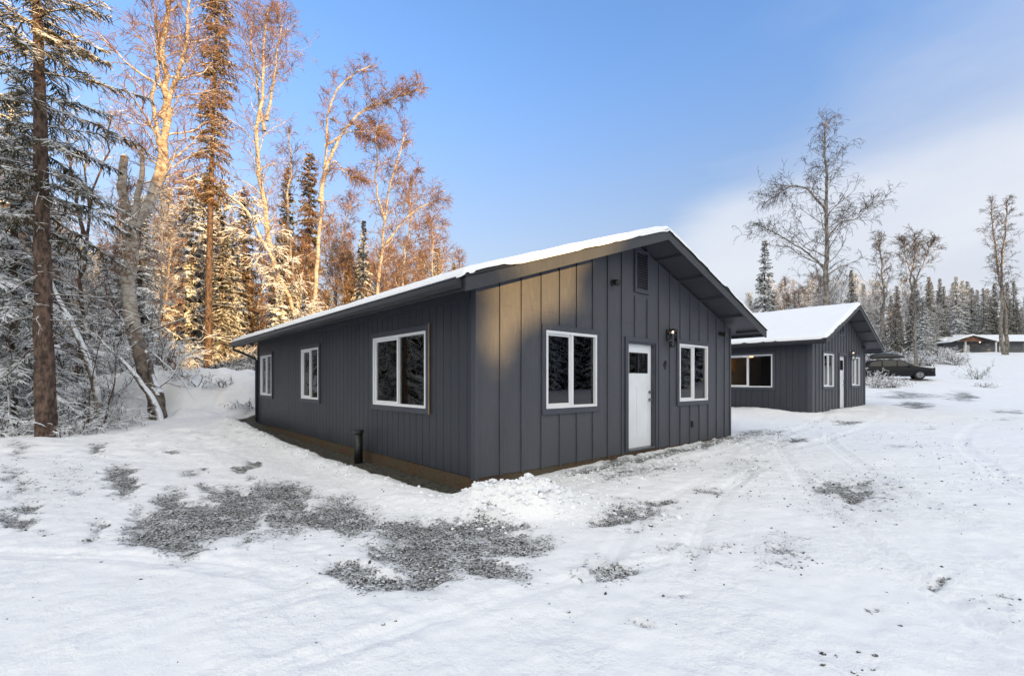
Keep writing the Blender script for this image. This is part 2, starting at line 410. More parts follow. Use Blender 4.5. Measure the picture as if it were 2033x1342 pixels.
xs = spaced([(-400, -60, 30, 5), (-60, -20, 3, .3), (-20, -8, .3, .05), (-8, 9, .034, .034), (9, 24, .036, .25), (24, 60, .3, 2), (60, 450, 2, 25)])
ys = spaced([(-150, -10, 14, 2), (-10, 1.6, 2, .1), (1.6, 8.5, .028, .036), (8.5, 20, .04, .09), (20, 45, .12, .5), (45, 160, .6, 4), (160, 900, 6, 70)])
me, GX, GY = gridmesh('snowy_ground', xs, ys, height)
at_g = me.attributes.new('gravel', 'FLOAT', 'POINT'); at_g.data.foreach_set('value', gravel_mask(GX, GY).ravel().astype(np.float32))
at_s = me.attributes.new('soil', 'FLOAT', 'POINT'); at_s.data.foreach_set('value', soil_mask(GX, GY).ravel().astype(np.float32))
def ground_mat():
    m, t, b = newmat('snow_over_gravel'); p = wpos(t)
    ga = t.node('ShaderNodeAttribute', attribute_name='gravel').outputs['Fac']
    sa = t.node('ShaderNodeAttribute', attribute_name='soil').outputs['Fac']
    nm = t.noise(7, 5, .72, p); nf = t.noise(42, 4, .7, p)
    nn = t.math('ADD', t.math('MULTIPLY', t.math('SUBTRACT', nm, .5), 1.9), t.math('MULTIPLY', t.math('SUBTRACT', nf, .5), 1.9))
    f = t.math('ADD', ga, nn); fg = t.ramp(f, .50, .72)
    fg = t.math('MULTIPLY', fg, t.ramp(ga, .08, .25))
    # dirt specks tracked over the driven snow
    sp = t.math('MULTIPLY', t.ramp(t.noise(50, 4, .8, p), .66, .72), t.math('ADD', .15, t.ramp(t.noise(.9, 3, .6, p), .42, .62)))
    vor = t.node('ShaderNodeTexVoronoi'); vor.inputs['Scale'].default_value = 45; t.link(p, vor.inputs['Vector'])
    vc = t.node('ShaderNodeSeparateColor'); t.link(vor.outputs['Color'], vc.inputs[0])
    gcol = t.mix(vc.outputs[0], (.15, .152, .15, 1), (.60, .61, .60, 1))
    gcol = t.mix(t.ramp(vor.outputs['Distance'], .35, .8), gcol, (.035, .035, .035, 1))
    gcol = t.mix(t.ramp(t.math('ADD', t.noise(28, 4, .75, p), t.math('MULTIPLY', t.math('SUBTRACT', t.noise(3.0, 3, .6, p), .5), .5)), .54, .62), gcol, (.78, .80, .83, 1))
    n2 = t.noise(1.6, 4, .6, p)
    snowc = t.mix(n2, (.80, .82, .85, 1), (.90, .905, .915, 1))
    icy = t.math('MULTIPLY', t.ramp(t.noise(2.3, 5, .65, t.mapping(p, (.5, 1.3, 1))), .56, .74), .16)
    snowc = t.mix(icy, snowc, (.50, .55, .60, 1))
    snowc = t.mix(t.math('MULTIPLY', t.ramp(ga, .12, .75), .42), snowc, (.42, .44, .45, 1))
    snowc = t.mix(sp, snowc, (.16, .16, .16, 1))
    c = t.mix(fg, snowc, gcol)
    sm = t.noise(14, 5, .75, p)
    soilc = t.mix(t.ramp(sm, .35, .65), (.04, .04, .033, 1), (.15, .145, .12, 1))
    fs = t.ramp(t.math('ADD', sa, t.math('MULTIPLY', t.math('SUBTRACT', nf, .5), .9)), .4, .6)
    c = t.mix(fs, c, soilc)
    t.link(c, b.inputs['Base Color'])
    b.inputs['Roughness'].default_value = .62; b.inputs['Specular IOR Level'].default_value = .25
    hs = t.math('ADD', t.math('MULTIPLY', t.noise(60, 3, .7, p), .16), t.math('MULTIPLY', t.math('MULTIPLY', t.noise(12, 5, .6, p), t.ramp(t.noise(1.1, 3, .6, p), .3, .65)), 1.2))
    hg = t.math('MULTIPLY', t.math('SUBTRACT', 1.0, vor.outputs['Distance']), 1.4)
    hh = t.node('ShaderNodeMix'); t.link(fg, hh.inputs[0]); t.link(hs, hh.inputs[2]); t.link(hg, hh.inputs[3])
    hh2 = t.node('ShaderNodeMix'); t.link(fs, hh2.inputs[0]); t.link(hh.outputs[0], hh2.inputs[2]); t.link(t.math('MULTIPLY', sm, 3.0), hh2.inputs[3])
    bump(t, b, hh2.outputs[0], .85, .03)
    return m
tag(link('ground', me, ground_mat()), kind='structure')

# loose stones and snow lumps: single uncountable scatters
def scatter(name, pts, size, mat, label, cat, sub=1, seed=3):
    r = np.random.default_rng(seed)
    bm = bmesh.new(); bmesh.ops.create_icosphere(bm, subdivisions=sub, radius=1)
    bv = np.array([v.co[:] for v in bm.verts]); bf = np.array([[v.index for v in f.verts] for f in bm.faces]); bm.free()
    N = len(pts); n = len(bv)
    a = r.random(N) * 6.28; sc = size[:, None] * (0.6 + .7 * r.random((N, 3))); sc[:, 2] *= .65
    jit = 1 + .28 * r.standard_normal((N, n))
    v = bv[None] * sc[:, None, :] * jit[:, :, None]
    x = v[..., 0] * np.cos(a)[:, None] - v[..., 1] * np.sin(a)[:, None]; y = v[..., 0] * np.sin(a)[:, None] + v[..., 1] * np.cos(a)[:, None]
    v = np.stack([x, y, v[..., 2]], -1) + pts[:, None, :]
    f = bf[None] + (np.arange(N) * n)[:, None, None]
    me = set_mesh(name, v.reshape(-1, 3), f.reshape(-1, 3), False, True)
    o = link(name, me, mat); tag(o, label, cat, kind='stuff'); return o
r_ = np.random.default_rng(5)
N = 90000
px = -9 + 24 * r_.random(N); py = 1.9 + 14 * r_.random(N) ** 1.2
g = gravel_mask(px, py); dens = .004 + .10 * sst(.08, .4, g) + .30 * sst(.42, .8, g) + .10 * np.clip(fbm(px, py, .45, 3) - .05, 0, 1) * sst(-3, 1, px) + .25 * sst(.28, .5, fbm(px + 9, py, 1.3, 3)) * sst(-1, 2, px) * .35
keep = r_.random(N) < dens * 1.7; px, py, g = px[keep], py[keep], g[keep]
t_, s_ = local(px, py, C1); k2 = ~((t_ > -.1) & (s_ > -.05)); px, py = px[k2], py[k2]
sz = .005 + .008 * r_.random(len(px)) ** 2 + .007 * (r_.random(len(px)) < .08)
scatter('loose_gravel', np.stack([px, py, height(px, py) + sz * .2], 1), sz, M['stone'], 'grey gravel stones strewn over the driven snow', 'gravel', 1)
N = 9000
t_ = 11 * r_.random(N); d_ = .15 + np.abs(r_.standard_normal(N)) * .8
px = C1[0] + U[0] * t_ - V[0] * d_; py = C1[1] + U[1] * t_ - V[1] * d_
k = r_.random(N) < (.05 + .25 * np.exp(-d_ / .5)); A = [np.stack([px[k], py[k]], 1)]
a = r_.random(900) * 6.28; q = 1.1 * np.abs(r_.standard_normal(900)) ** .7; A.append(np.stack([.1 + q * np.cos(a) * .75, 5.62 + q * .45 * np.sin(a)], 1))
s_ = 12 * r_.random(700); t_ = -.95 + .12 * r_.standard_normal(700); A.append(np.stack([C1[0] + U[0] * t_ + V[0] * s_, C1[1] + U[1] * t_ + V[1] * s_], 1))
A = np.concatenate(A); t_, s_ = local(A[:, 0], A[:, 1], C1); A = A[~((t_ > -.12) & (s_ > -.06))]
sz = .006 + .026 * r_.random(len(A)) ** 3; dh_ = np.hypot(A[:, 0] - .1, (A[:, 1] - 5.62) * 1.5); sz = sz + (dh_ < .75) * .035 * r_.random(len(A)) ** 3
scatter('snow_crumbs', np.column_stack([A, height(A[:, 0], A[:, 1]) + sz * .15]), sz, M['snow'], 'crumbled snow lumps scattered along the near cabin', 'snow', 1, 8)

# ------------------------------------------------------------------ cabins
def front_map(a, d, z): return (a, d, z)
def side_map(a, d, z): return (d, a, z)
def wall_cells(mb, a0, a1, breaks, holes, z0, topf, d0, d1, mp, gaps=None, gap=.0):
    bs = sorted(set([a0, a1] + [b for b in breaks if a0 < b < a1] + [h for q in holes for h in q[:2]]))
    gaps = gaps or []
    for i in range(len(bs) - 1):
        p, q = bs[i], bs[i + 1]
        if q - p < 1e-4: continue
        pp = p + (gap if any(abs(p - g) < 1e-5 for g in gaps) else 0); mid = .5 * (p + q)
        hs = sorted([(h[2], h[3]) for h in holes if h[0] - 1e-6 < mid < h[1] + 1e-6]); z = z0
        for hz0, hz1 in hs:
            if hz0 > z + 1e-4: mb.col(pp, q, d0, d1, z, hz0, hz0, mp)
            z = hz1
        mb.col(pp, q, d0, d1, z, topf(pp), topf(q), mp)
def make_window(house, mp, a0, a1, z0, z1, first_left=True, trim=True):
    fw = .042
    mb = MB(); e = .02
    o = MB()
    # outer vinyl frame and meeting rail
    for (p, q, r0, r1) in ((a0, a1, z1 - fw, z1), (a0, a1, z0, z0 + fw), (a0, a0 + fw, z0 + fw, z1 - fw), (a1 - fw, a1, z0 + fw, z1 - fw)):
        o.box(p, q, -.03, .07, r0, r1, mp)
    m = .5 * (a0 + a1)
    o.box(m - .024, m + .024, -.018, .045, z0 + fw, z1 - fw, mp)
    w = o.build('window', M['vinyl'], house)
    # sliding sash on one side
    sx0, sx1 = (a0 + fw, m - .024) if first_left else (m + .024, a1 - fw)
    sb = MB(); sw = .034
    for (p, q, r0, r1) in ((sx0, sx1, z1 - fw - sw, z1 - fw), (sx0, sx1, z0 + fw, z0 + fw + sw), (sx0, sx0 + sw, z0 + fw + sw, z1 - fw - sw), (sx1 - sw, sx1, z0 + fw + sw, z1 - fw - sw)):
        sb.box(p, q, .004, .036, r0, r1, mp)
    sb.build('sash', M['vinyl'], w)
    for (p, q, d, ins) in ((a0 + fw, m - .024, .02, sw * first_left), (m + .024, a1 - fw, .02 , sw * (not first_left))):
        MB().box(p + ins + .002, q - ins - .002, d, d + .004, z0 + fw + ins + .002, z1 - fw - ins - .002, mp).build('pane', M['glass'], w)
    if trim:
        tb = MB(); tw = .09; g = .012
        tb.box(a0 - tw, a1 + tw, -.030, -.001, z1 + g * .3, z1 + tw, mp); tb.box(a0 - tw, a1 + tw, -.034, -.001, z0 - tw, z0 - g * .3, mp)
        tb.box(a0 - tw, a0 - g * .3, -.0285, -.001, z0 - g * .3, z1 + g * .3, mp); tb.box(a1 + g * .3, a1 + tw, -.0285, -.001, z0 - g * .3, z1 + g * .3, mp)
        tb.build('trim', M['trim'], w)
    return w
def make_cabin(loc, W, L, zs, eave, slope, ov, label, fwins, swins, door, battens, vent, lamp_t, num=None, seed=1, back_ov=.55, found_drop=.25, glow=None):
    """local x along the front, y into the depth; zs siding bottom, eave = roof top height at the eave edge"""
    r = random.Random(seed)
    house = empty('cabin', (loc[0], loc[1], 0), math.atan2(U[1], U[0]), label, 'cabin')
    half = W / 2
    def roof(t): return eave + (min(t, W - t) + ov) * slope
    TH = .17
    def wtop(t): return roof(t) - TH + .02
    lo = lambda t: roof(t) - TH
    # --- front wall
    holes = [(a, b, c, d) for a, b, c, d in fwins]
    dh = (door[0], door[1], door[2], door[3]); holes.append(dh)
    mb = MB(); wall_cells(mb, 0, W, [half], holes, zs, wtop, 0, .13, front_map)
    seam = zs + 2.44
    mb.build('front_wall', M['siding'], house)
    bt = MB()
    k = battens[0]
    while k < W - .1:
        zc = zs - .012; top = wtop(k)
        segs = [(h[2] - .10, h[3] + .10) for h in holes if h[0] - .11 < k < h[1] + .11]
        if vent and vent[0] - .08 < k < vent[1] + .08: segs.append((vent[2] - .08, vent[3] + .08))
        for z0, z1 in sorted(segs):
            if z0 > zc + .05: bt.box(k - .017, k + .017, -.021, .0, zc, z0, front_map)
            zc = z1
        bt.col(k - .017, k + .017, -.021, .0, zc, wtop(k - .017), wtop(k + .017), front_map)
        k += battens[1]
    # corner boards
    bt.col(-.022, .028, -.024, .0, zs - .02, wtop(-.02), wtop(.028), front_map); bt.col(W - .03, W + .02, -.024, .0, zs - .02, wtop(W - .03), wtop(W), front_map)
    bt.build('batten', M['siding'], house); 
    # thin lap flashing where the upper sheets meet the lower
    sm = MB(); a = .03
    while a < W - .05:
        b = min(a + 1.2, W - .03)
        if not any(h[0] - .1 < b and h[1] + .1 > a and h[3] + .1 > seam for h in holes) and not (vent and vent[0] - .1 < b and vent[1] + .1 > a and vent[2] < seam):
            sm.box(a, b, -.004, -.0008, seam - .010, seam, front_map)
        a = b
    sm.build('flashing', M['siding'], house)
    # --- side walls
    def plank_wall(name, mp, dd, hs):
        mbb = MB(); g = [i * .2032 for i in range(1, int(L / .2032) + 1)]
        wall_cells(mbb, 0.12, L, g, hs, zs, lambda a: lo(0) + .02, dd[0], dd[1], mp, g, .010)
        wall_cells(mbb, 0.12, L, [], hs, zs + .002, lambda a: lo(0) + .012, dd[1], dd[2], mp)
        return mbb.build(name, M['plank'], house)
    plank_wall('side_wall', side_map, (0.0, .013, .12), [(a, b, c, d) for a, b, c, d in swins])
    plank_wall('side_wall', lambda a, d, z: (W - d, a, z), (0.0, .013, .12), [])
    MB().box(-.022, .0, .001, .09, zs - .02, lo(0) + .0).build('corner_board', M['trim'], house); MB().box(-.02, 0, L - .09, L, zs - .02, lo(0)).build('corner_board', M['trim'], house)
    mb = MB(); wall_cells(mb, 0.0, W, [half], [], zs, wtop, 0, .12, lambda a, d, z: (a, L - d + .001, z)); mb.build('back_wall', M['siding'], house)
    # frieze board under the side eaves
    MB().box(-.026, -.002, .1, L - .1, lo(0) - .13, lo(0) - .004).build('frieze_board', M['plank'], house)
    # --- foundation skirt
    fb = MB(); x = 0.0; ds = [2.4, 2.4, .35, 2.4, 1.2, 2.4]
    i = 0
    while x < L - .02:
        x2 = min(x + ds[i % 6], L - .02); off = .012 + .008 * r.random()
        fb.box(off, .1, x + .004 if x > 0 else .02, x2, zs - found_drop - .25, zs - .003 - .01 * r.random()); x = x2; i += 1
    x = .02
    while x < W - .02:
        x2 = min(x + 2.44, W - .02); off = .012 + .008 * r.random()
        fb.box(x + .004, x2, off, .1, zs - found_drop - .25, zs - .003); x = x2
    fb.box(W - .1, W - .02, .1, L - .02, zs - found_drop - .25, zs - .004); fb.box(.1, W - .1, L - .1, L - .02, zs - found_drop - .25, zs - .004)
    fb.build('foundation_skirt', M['plywood'], house)
    # --- roof: deck + soffit, fascias
    y0, y1 = -ov, L + back_ov
    deck = MB()
    for sgn in (0, 1):
        def X(t): return t if not sgn else W - t
        p = [(X(-ov), y0, eave - .10), (X(half), y0, roof(half) - .10), (X(half), y1, roof(half) - .10), (X(-ov), y1, eave - .10),
             (X(-ov), y0, eave), (X(half), y0, roof(half)), (X(half), y1, roof(half)), (X(-ov), y1, eave)]
        deck.hexa(p)
    rf = deck.build('roof', M['soffit'], house)
    fa = MB()
    for sgn in (0, 1):
        def X(t): return t if not sgn else W - t
        for ya, yb in ((y0 - .035, y0 - .001), (y1 + .001, y1 + .035)):
            p = [(X(-ov - .03), ya, eave - .185), (X(half), ya, roof(half) - .175), (X(half), yb, roof(half) - .175), (X(-ov - .03), yb, eave - .185),
                 (X(-ov - .03), ya, eave - .015), (X(half), ya, roof(half) - .004), (X(half), yb, roof(half) - .004), (X(-ov - .03), yb, eave - .015)]
            fa.hexa(p)
        fa.box(*sorted((X(-ov - .028), X(-ov - .001))), y0 + .001, y1 - .001, eave - .165, eave - .012)
    fa.build('fascia', M['fascia'], rf)
    # ribbed metal roofing: thin sheet with standing ribs
    ms = MB()
    for sgn in (0, 1):
        def X(t): return t if not sgn else W - t
        dz = .006
        ms.hexa([(X(-ov - .05), y0 - .05, eave - .014), (X(half - .004), y0 - .05, roof(half) + .002), (X(half - .004), y1 + .05, roof(half) + .002), (X(-ov - .05), y1 + .05, eave - .014),
                 (X(-ov - .05), y0 - .05, eave + .004), (X(half - .004), y0 - .05, roof(half) + .02), (X(half - .004), y1 + .05, roof(half) + .02), (X(-ov - .05), y1 + .05, eave + .004)])
        yy = y0 - .035
        while yy < y1:
            ms.hexa([(X(-ov - .055), yy, eave + .002), (X(half), yy, roof(half) + .018), (X(half), yy + .03, roof(half) + .018), (X(-ov - .055), yy + .03, eave + .002),
                     (X(-ov - .055), yy, eave + .024), (X(half), yy, roof(half) + .040), (X(half), yy + .03, roof(half) + .040), (X(-ov - .055), yy + .03, eave + .024)]); yy += .23
    ms.build('metal_roofing', M['gutter'], rf)
    # lookouts under the front overhang
    for t0 in (-.35, .55, 1.5, 2.45, 3.3, W - 3.3, W - 2.45, W - 1.5, W - .55, W + .35):
        za, zb = roof(t0 - .02) - .10, roof(t0 + .02) - .10
        lk = MB(); lk.hexa([(t0 - .02, y0, za - .055), (t0 + .02, y0, zb - .055), (t0 + .02, -.0, zb - .055), (t0 - .02, -.0, za - .055), (t0 - .02, y0, za), (t0 + .02, y0, zb), (t0 + .02, -.0, zb), (t0 - .02, -.0, za)])
        lk.build('lookout', M['soffit'], rf)
    # snow lying on the roof
    xsn = np.concatenate([np.linspace(-ov - .07, -ov + .1, 7), np.linspace(-ov + .16, half, 46)[0:], np.linspace(half, W + ov - .16, 46)[1:], np.linspace(W + ov - .1, W + ov + .07, 7)])
    ysn = np.concatenate([np.linspace(y0 - .06, y0 + .12, 8), np.linspace(y0 + .2, y1 - .2, 200), np.linspace(y1 - .12, y1 + .06, 8)])
    sd = seed * 13.7
    def zf(X_, Y_):
        t = np.minimum(X_, W - X_); dk = eave + (t + ov) * slope + .022
        ed = np.minimum(t + ov + .07, np.minimum(Y_ - (y0 - .06), (y1 + .06) - Y_))
        ed = ed + .009 * fbm(X_ + sd, Y_, 3.0, 3)
        th = .105 * np.clip(1 - (1 - np.clip(ed / .13, 0, 1)) ** 2.6, 0, 1) ** .6
        th = th * (1 + .22 * fbm(X_, Y_ + sd, .8, 3) + .08 * fbm(X_ + sd, Y_, 4, 3))
        ridge = .03 * np.exp(-((X_ - half) / .2) ** 2)
        return dk + th - ridge - .02 * (ed < .004)
    me, XX, YY = gridmesh('snow_cover', xsn, ysn, zf)
    link('snow_cover', me, M['snow'], rf)
    # --- gutters and downspout
    prof = [(0, 0), (-.10, 0), (-.115, -.02), (-.10, -.045), (-.075, -.065), (-.07, -.115), (0, -.115)]
    for sgn in (0, 1):
        g = MB(); X = (lambda a: a) if not sgn else (lambda a: W - a)
        g.prism([(a - ov - .029, b + eave - .03) for a, b in prof], y0 + .02, y1 - .05, lambda a, d, z: (X(a), d, z))
        go = g.build('gutter', M['gutter'], house, bevel=.004)
        lip = MB(); lip.tube([(X(-ov - .14), y0 + .02, eave - .028), (X(-ov - .14), y1 - .05, eave - .028)], .009, 6); lip.build('lip', M['trim'], go)
    ds_ = MB(); yb = L + .15
    ds_.tube([(-ov - .08, yb, eave - .13), (-ov - .08, yb, eave - .24), (-ov * .8, yb - .02, eave - .33), (-.14, yb - .14, eave - .50), (-.055, yb - .19, eave - .58), (-.055, yb - .19, zs + .1), (-.055, yb - .19, zs - .08), (-.2, yb - .22, zs - .16)], .04, 8)
    ds_.build('downspout', M['gutter'], house, smooth=True)
    # --- windows
    for a, b, c, d in fwins: make_window(house, front_map, a, b, c, d, True)
    for a, b, c, d in swins: make_window(house, side_map, a, b, c, d, False)
    # --- door
    a0, a1, z0, z1 = door; rec = .105
    jb = MB(); jb.box(a0 - .0, a0 + .03, -.012, .125, z0, z1, front_map); jb.box(a1 - .03, a1, -.012, .125, z0, z1, front_map); jb.box(a0 + .03, a1 - .03, -.012, .125, z1 - .03, z1, front_map)
    tw = .085
    jb.box(a0 - tw, a0 - .002, -.03, -.001, z0, z1 + tw, front_map); jb.box(a1 + .002, a1 + tw, -.03, -.001, z0, z1 + tw, front_map); jb.box(a0 - .002, a1 + .002, -.03, -.001, z1 + .002, z1 + tw, front_map)
    dr = jb.build('door_frame', M['trim'], house)
    MB().box(a0 + .03, a1 - .03, -.03, .12, z0, z0 + .03, front_map).build('threshold', M['metal'], dr)
    A0, A1, Z0, Z1 = a0 + .034, a1 - .034, z0 + .035, z1 - .034
    dd = MB(); zw0, zw1 = Z1 - .56, Z1 - .16; st = .115
    # stiles, rails and recessed panels around the small window
    for (p, q, s0, s1, dp) in ((A0, A0 + st, Z0, Z1, 0), (A1 - st, A1, Z0, Z1, 0), (A0 + st, A1 - st, zw1, Z1, 0), (A0 + st, A1 - st, zw0 - .26, zw0, 0), (A0 + st, A1 - st, Z0, Z0 + .2, 0),
                               (.5 * (A0 + A1) - .055, .5 * (A0 + A1) + .055, Z0 + .2, zw0 - .26, 0), (A0 + st, .5 * (A0 + A1) - .055, Z0 + .2, zw0 - .26, .008), (.5 * (A0 + A1) + .055, A1 - st, Z0 + .2, zw0 - .26, .008)):
        dd.box(p, q, rec - .04 + dp, rec, s0, s1, front_map)
    door_o = dd.build('door', M['door_white'], house)
    gp = MB(); m_ = .5 * (A0 + A1); gp.box(A0 + st, A1 - st, rec - .02, rec - .016, zw0, zw1, front_map); gp.build('pane', M['glass'], door_o)
    mu = MB(); mu.box(m_ - .012, m_ + .012, rec - .043, rec - .021, zw0, zw1, front_map)
    for (p, q, s0, s1) in ((A0 + st, A1 - st, zw1 - .015, zw1), (A0 + st, A1 - st, zw0, zw0 + .015), (A0 + st, A0 + st + .015, zw0, zw1), (A1 - st - .015, A1 - st, zw0, zw1)):
        mu.box(p, q, rec - .0435, rec - .022, s0, s1, front_map)
    mu.build('muntin', M['gutter'], door_o)
    hx = A1 - .06; yk = rec - .04
    MB().tube([(hx, yk - .001, z0 + 1.10), (hx, yk - .03, z0 + 1.10)], [.033, .028], 14).tube([(hx, yk - .03, z0 + 1.10), (hx, yk - .045, z0 + 1.10)], .012, 8).build('deadbolt', M['metal'], door_o)
    hn = MB(); hn.tube([(hx, yk - .001, z0 + .95), (hx, yk - .022, z0 + .95)], [.033, .028], 14); hn.tube([(hx, yk - .02, z0 + .95), (hx, yk - .06, z0 + .95)], .011, 8)
    hn.tube([(hx + .008, yk - .058, z0 + .95), (hx - .06, yk - .058, z0 + .955), (hx - .105, yk - .05, z0 + .945)], .010, 8); hn.build('handle', M['metal'], door_o)
    # --- gable vent
    if vent:
        va, vb, vc, vd = vent; vt = MB(); w = .065
        vt.box(va, vb, -.035, -.001, vd - w, vd, front_map); vt.box(va, vb, -.035, -.001, vc, vc + w, front_map); vt.box(va, va + w, -.035, -.001, vc + w, vd - w, front_map); vt.box(vb - w, vb, -.035, -.001, vc + w, vd - w, front_map)
        vo = vt.build('gable_vent', M['trim'], house)
        lv = MB(); z = vc + w
        MB().box(va + w, vb - w, -.006, -.002, vc + w, vd - w, front_map).build('vent_dark_backing', M['black'], vo)  # flat black sheet, stands in for the shade behind the slats
        while z < vd - w - .03:
            lv.hexa([(va + w, -.032, z), (vb - w, -.032, z), (vb - w, -.026, z), (va + w, -.026, z), (va + w, -.014, z + .030), (vb - w, -.014, z + .030), (vb - w, -.008, z + .030), (va + w, -.008, z + .030)]); z += .052
        lv.build('louvre', M['trim'], vo)
    # --- wall lantern
    lt, lz = lamp_t
    lb = MB(); lb.box(lt - .055, lt + .055, -.02, -.001, lz - .04, lz + .2, front_map); lb.box(lt - .02, lt + .02, -.07, -.02, lz + .09, lz + .13, front_map)
    lb.box(lt - .065, lt + .065, -.20, -.07, lz + .16, lz + .20, front_map); lb.box(lt - .06, lt + .06, -.195, -.075, lz - .17, lz - .155, front_map)
    for px_ in (-.06, .048):
        for py_ in (-.195, -.087): lb.box(lt + px_, lt + px_ + .012, py_, py_ + .012, lz - .155, lz + .16, front_map)
    lo_ = lb.build('wall_lantern', M['black'], house)
    MB().tube([(lt, -.135, lz + .155), (lt, -.135, lz + .115)], [.02, .03], 10).build('bulb', M['bulb'], lo_, smooth=True)
    gl = MB(); gl.box(lt - .05, lt + .05, -.187, -.185, lz - .15, lz + .15, front_map); gl.box(lt - .05, lt + .05, -.085, -.083, lz - .15, lz + .15, front_map); gl.build('lantern_glass', M['glass'], lo_)
    # --- soffit camera on the right, round flood light, outlet cover
    cm = MB(); cx_ = W - .56; cz = zs + 2.44 + .02 if num else lo(W - .56) - .18
    cm.box(cx_ - .04, cx_ + .04, -.05, -.001, cz - .02, cz + .06, front_map); cm.tube([(cx_, -.05, cz + .01), (cx_ + .01, -.16, cz - .02)], [.05, .045], 12)
    cm.build('security_camera', M['black'], house, smooth=False)
    if num:
        fl = MB(); fl.tube([(3.08, -.001, zs + 3.12), (3.08, -.03, zs + 3.12)], .055, 16); fl.tube([(3.08, -.03, zs + 3.12), (3.08, -.05, zs + 3.125), (3.08, -.13, zs + 3.10)], [.02, .05, .058], 14); fl.build('flood_light', M['black'], house, smooth=True)
        ou = MB(); ou.box(5.87, 5.96, -.045, -.001, zs + .33, zs + .47, front_map); ou.box(5.88, 5.95, -.06, -.045, zs + .35, zs + .455, front_map); ou.build('outlet_cover', M['black'], house, bevel=.004)
    # number four, brush-script style, standing off the wall
    if num:
        nx, nz = num; n4 = MB()
        def stroke(pts, w0, w1):
            K = len(pts)
            L_, R_ = [], []
            for i, (x, z) in enumerate(pts):
                a = pts[max(i - 1, 0)]; b = pts[min(i + 1, K - 1)]; dx, dz = b[0] - a[0], b[1] - a[1]; l = math.hypot(dx, dz); w = w0 + (w1 - w0) * i / (K - 1)
                L_.append((x - dz / l * w, z + dx / l * w)); R_.append((x + dz / l * w, z - dx / l * w))
            n4.prism([(nx + a, nz + b) for a, b in L_ + R_[::-1]], -.018, -.004, front_map)
        stroke([(.006, .09), (-.015, .055), (-.042, .01), (-.052, -.012)], .008, .007); stroke([(-.052, -.010), (-.01, -.006), (.05, .002)], .007, .006)
        stroke([(.042, .085), (.022, .03), (.002, -.04), (-.006, -.09)], .011, .008)
        n4.build('house_number', M['black'], house)
    # --- inside: floor, ceiling, a partition
    ib = MB(); ib.box(.13, W - .13, .14, L - .13, zs - .02, zs + .03); ib.build('floor', M['interior_floor'], house)
    ib = MB(); ib.box(.13, W - .13, .14, L - .13, lo(0) - .02, lo(0)); 
    ib.box(.13, W - .13, 4.4, 4.5, zs + .03, lo(0) - .02); ib.box(.13, 3.0, 8.2, 8.3, zs + .03, lo(0) - .02); ib.box(3.0, 3.1, 4.5, L - .13, zs + .03, lo(0) - .02)
    ib.build('interior_wall', M['interior_wall'], house)
    if glow:
        for gx, gy, gz, gr in glow:
            MB().tube([(gx, gy, gz), (gx, gy, gz - .06)], [gr, gr * .8], 14).build('ceiling_lamp', M['ceiling_glow'], house, smooth=True)
    return house
H1W, H1L = 7.83, 11.84
zb, zt = 1.12, 2.352
h1 = make_cabin(C1, H1W, H1L, .21, 2.81, .333, .59, 'dark charcoal cabin with white door and number four nearest the camera',
    [(1.35, 2.60, zb, zt), (5.38, 6.635, zb, zt)], [(1.29, 3.19, zb, zt), (6.14, 7.38, zb, zt), (10.15, 11.42, zb, zt)],
    (3.53, 4.46, .235, 2.30), (.433, .4175), (3.74, 4.23, 3.25, 4.08), (4.93, 2.42), num=(4.84, 1.88), seed=1,
    glow=[(4.5, 3.2, 2.58, .10)])
H2W, H2L = 7.2, 10.9
h2 = make_cabin(C2, H2W, H2L, .414, 2.99, .379, .57, 'dark charcoal cabin with white snowy roof standing behind the numbered cabin',
    [(1.23, 2.47, 1.35, 2.59), (5.0, 6.25, 1.37, 2.59)], [(1.29, 3.05, 1.33, 2.56)], (3.26, 4.20, .45, 2.60), (.40, .385), (3.36, 3.84, 3.46, 4.02), (4.75, 2.60), seed=2,
    glow=[(2.6, 3.1, 2.66, .10)])
MB().box(2.0, 3.3, 4.05, 4.395, 2.0, 2.55).build('kitchen_cabinet', M['cabinet'], h2); MB().box(.8, 3.3, 3.8, 4.395, .45, 1.4).build('kitchen_counter', M['cabinet'], h2)
for (hh_, lx, ly, lz, pw) in ((h2, 1.6, 2.9, 2.35, 26), (h1, 4.9, 2.9, 2.3, 42)):
    ld = bpy.data.lights.new('room_lamp', 'POINT'); ld.energy = pw; ld.color = (1, .62, .32); ld.shadow_soft_size = .12
    lo = bpy.data.objects.new('room_lamp', ld); COL.objects.link(lo); lo.parent = hh_; lo.location = (lx, ly, lz)
# thin copper-coloured lath left beside the big side window
MB().box(-.040, -.031, 1.165, 1.185, 1.03, 2.46).build('bare_lath', M['cabinet'], h1)

# black vent pipe standing in the soil strip
px_, py_ = -2.9, 8.9
g0 = H(px_, py_)
vp = empty('vent_pipe', (px_, py_, g0), 0, 'short black capped pipe standing in bare soil beside the cabin', 'pipe')
MB().tube([(0, 0, -.1), (0, 0, .60)], .078, 20).build('pipe', M['black'], vp, smooth=True)
cp = MB(); cp.tube([(0, 0, .575), (0, 0, .64)], .092, 20); cp.tube([(-.16, -.02, .625), (.02, -.0, .63)], .008, 6); cp.build('cap', M['gutter'], vp, bevel=.004)

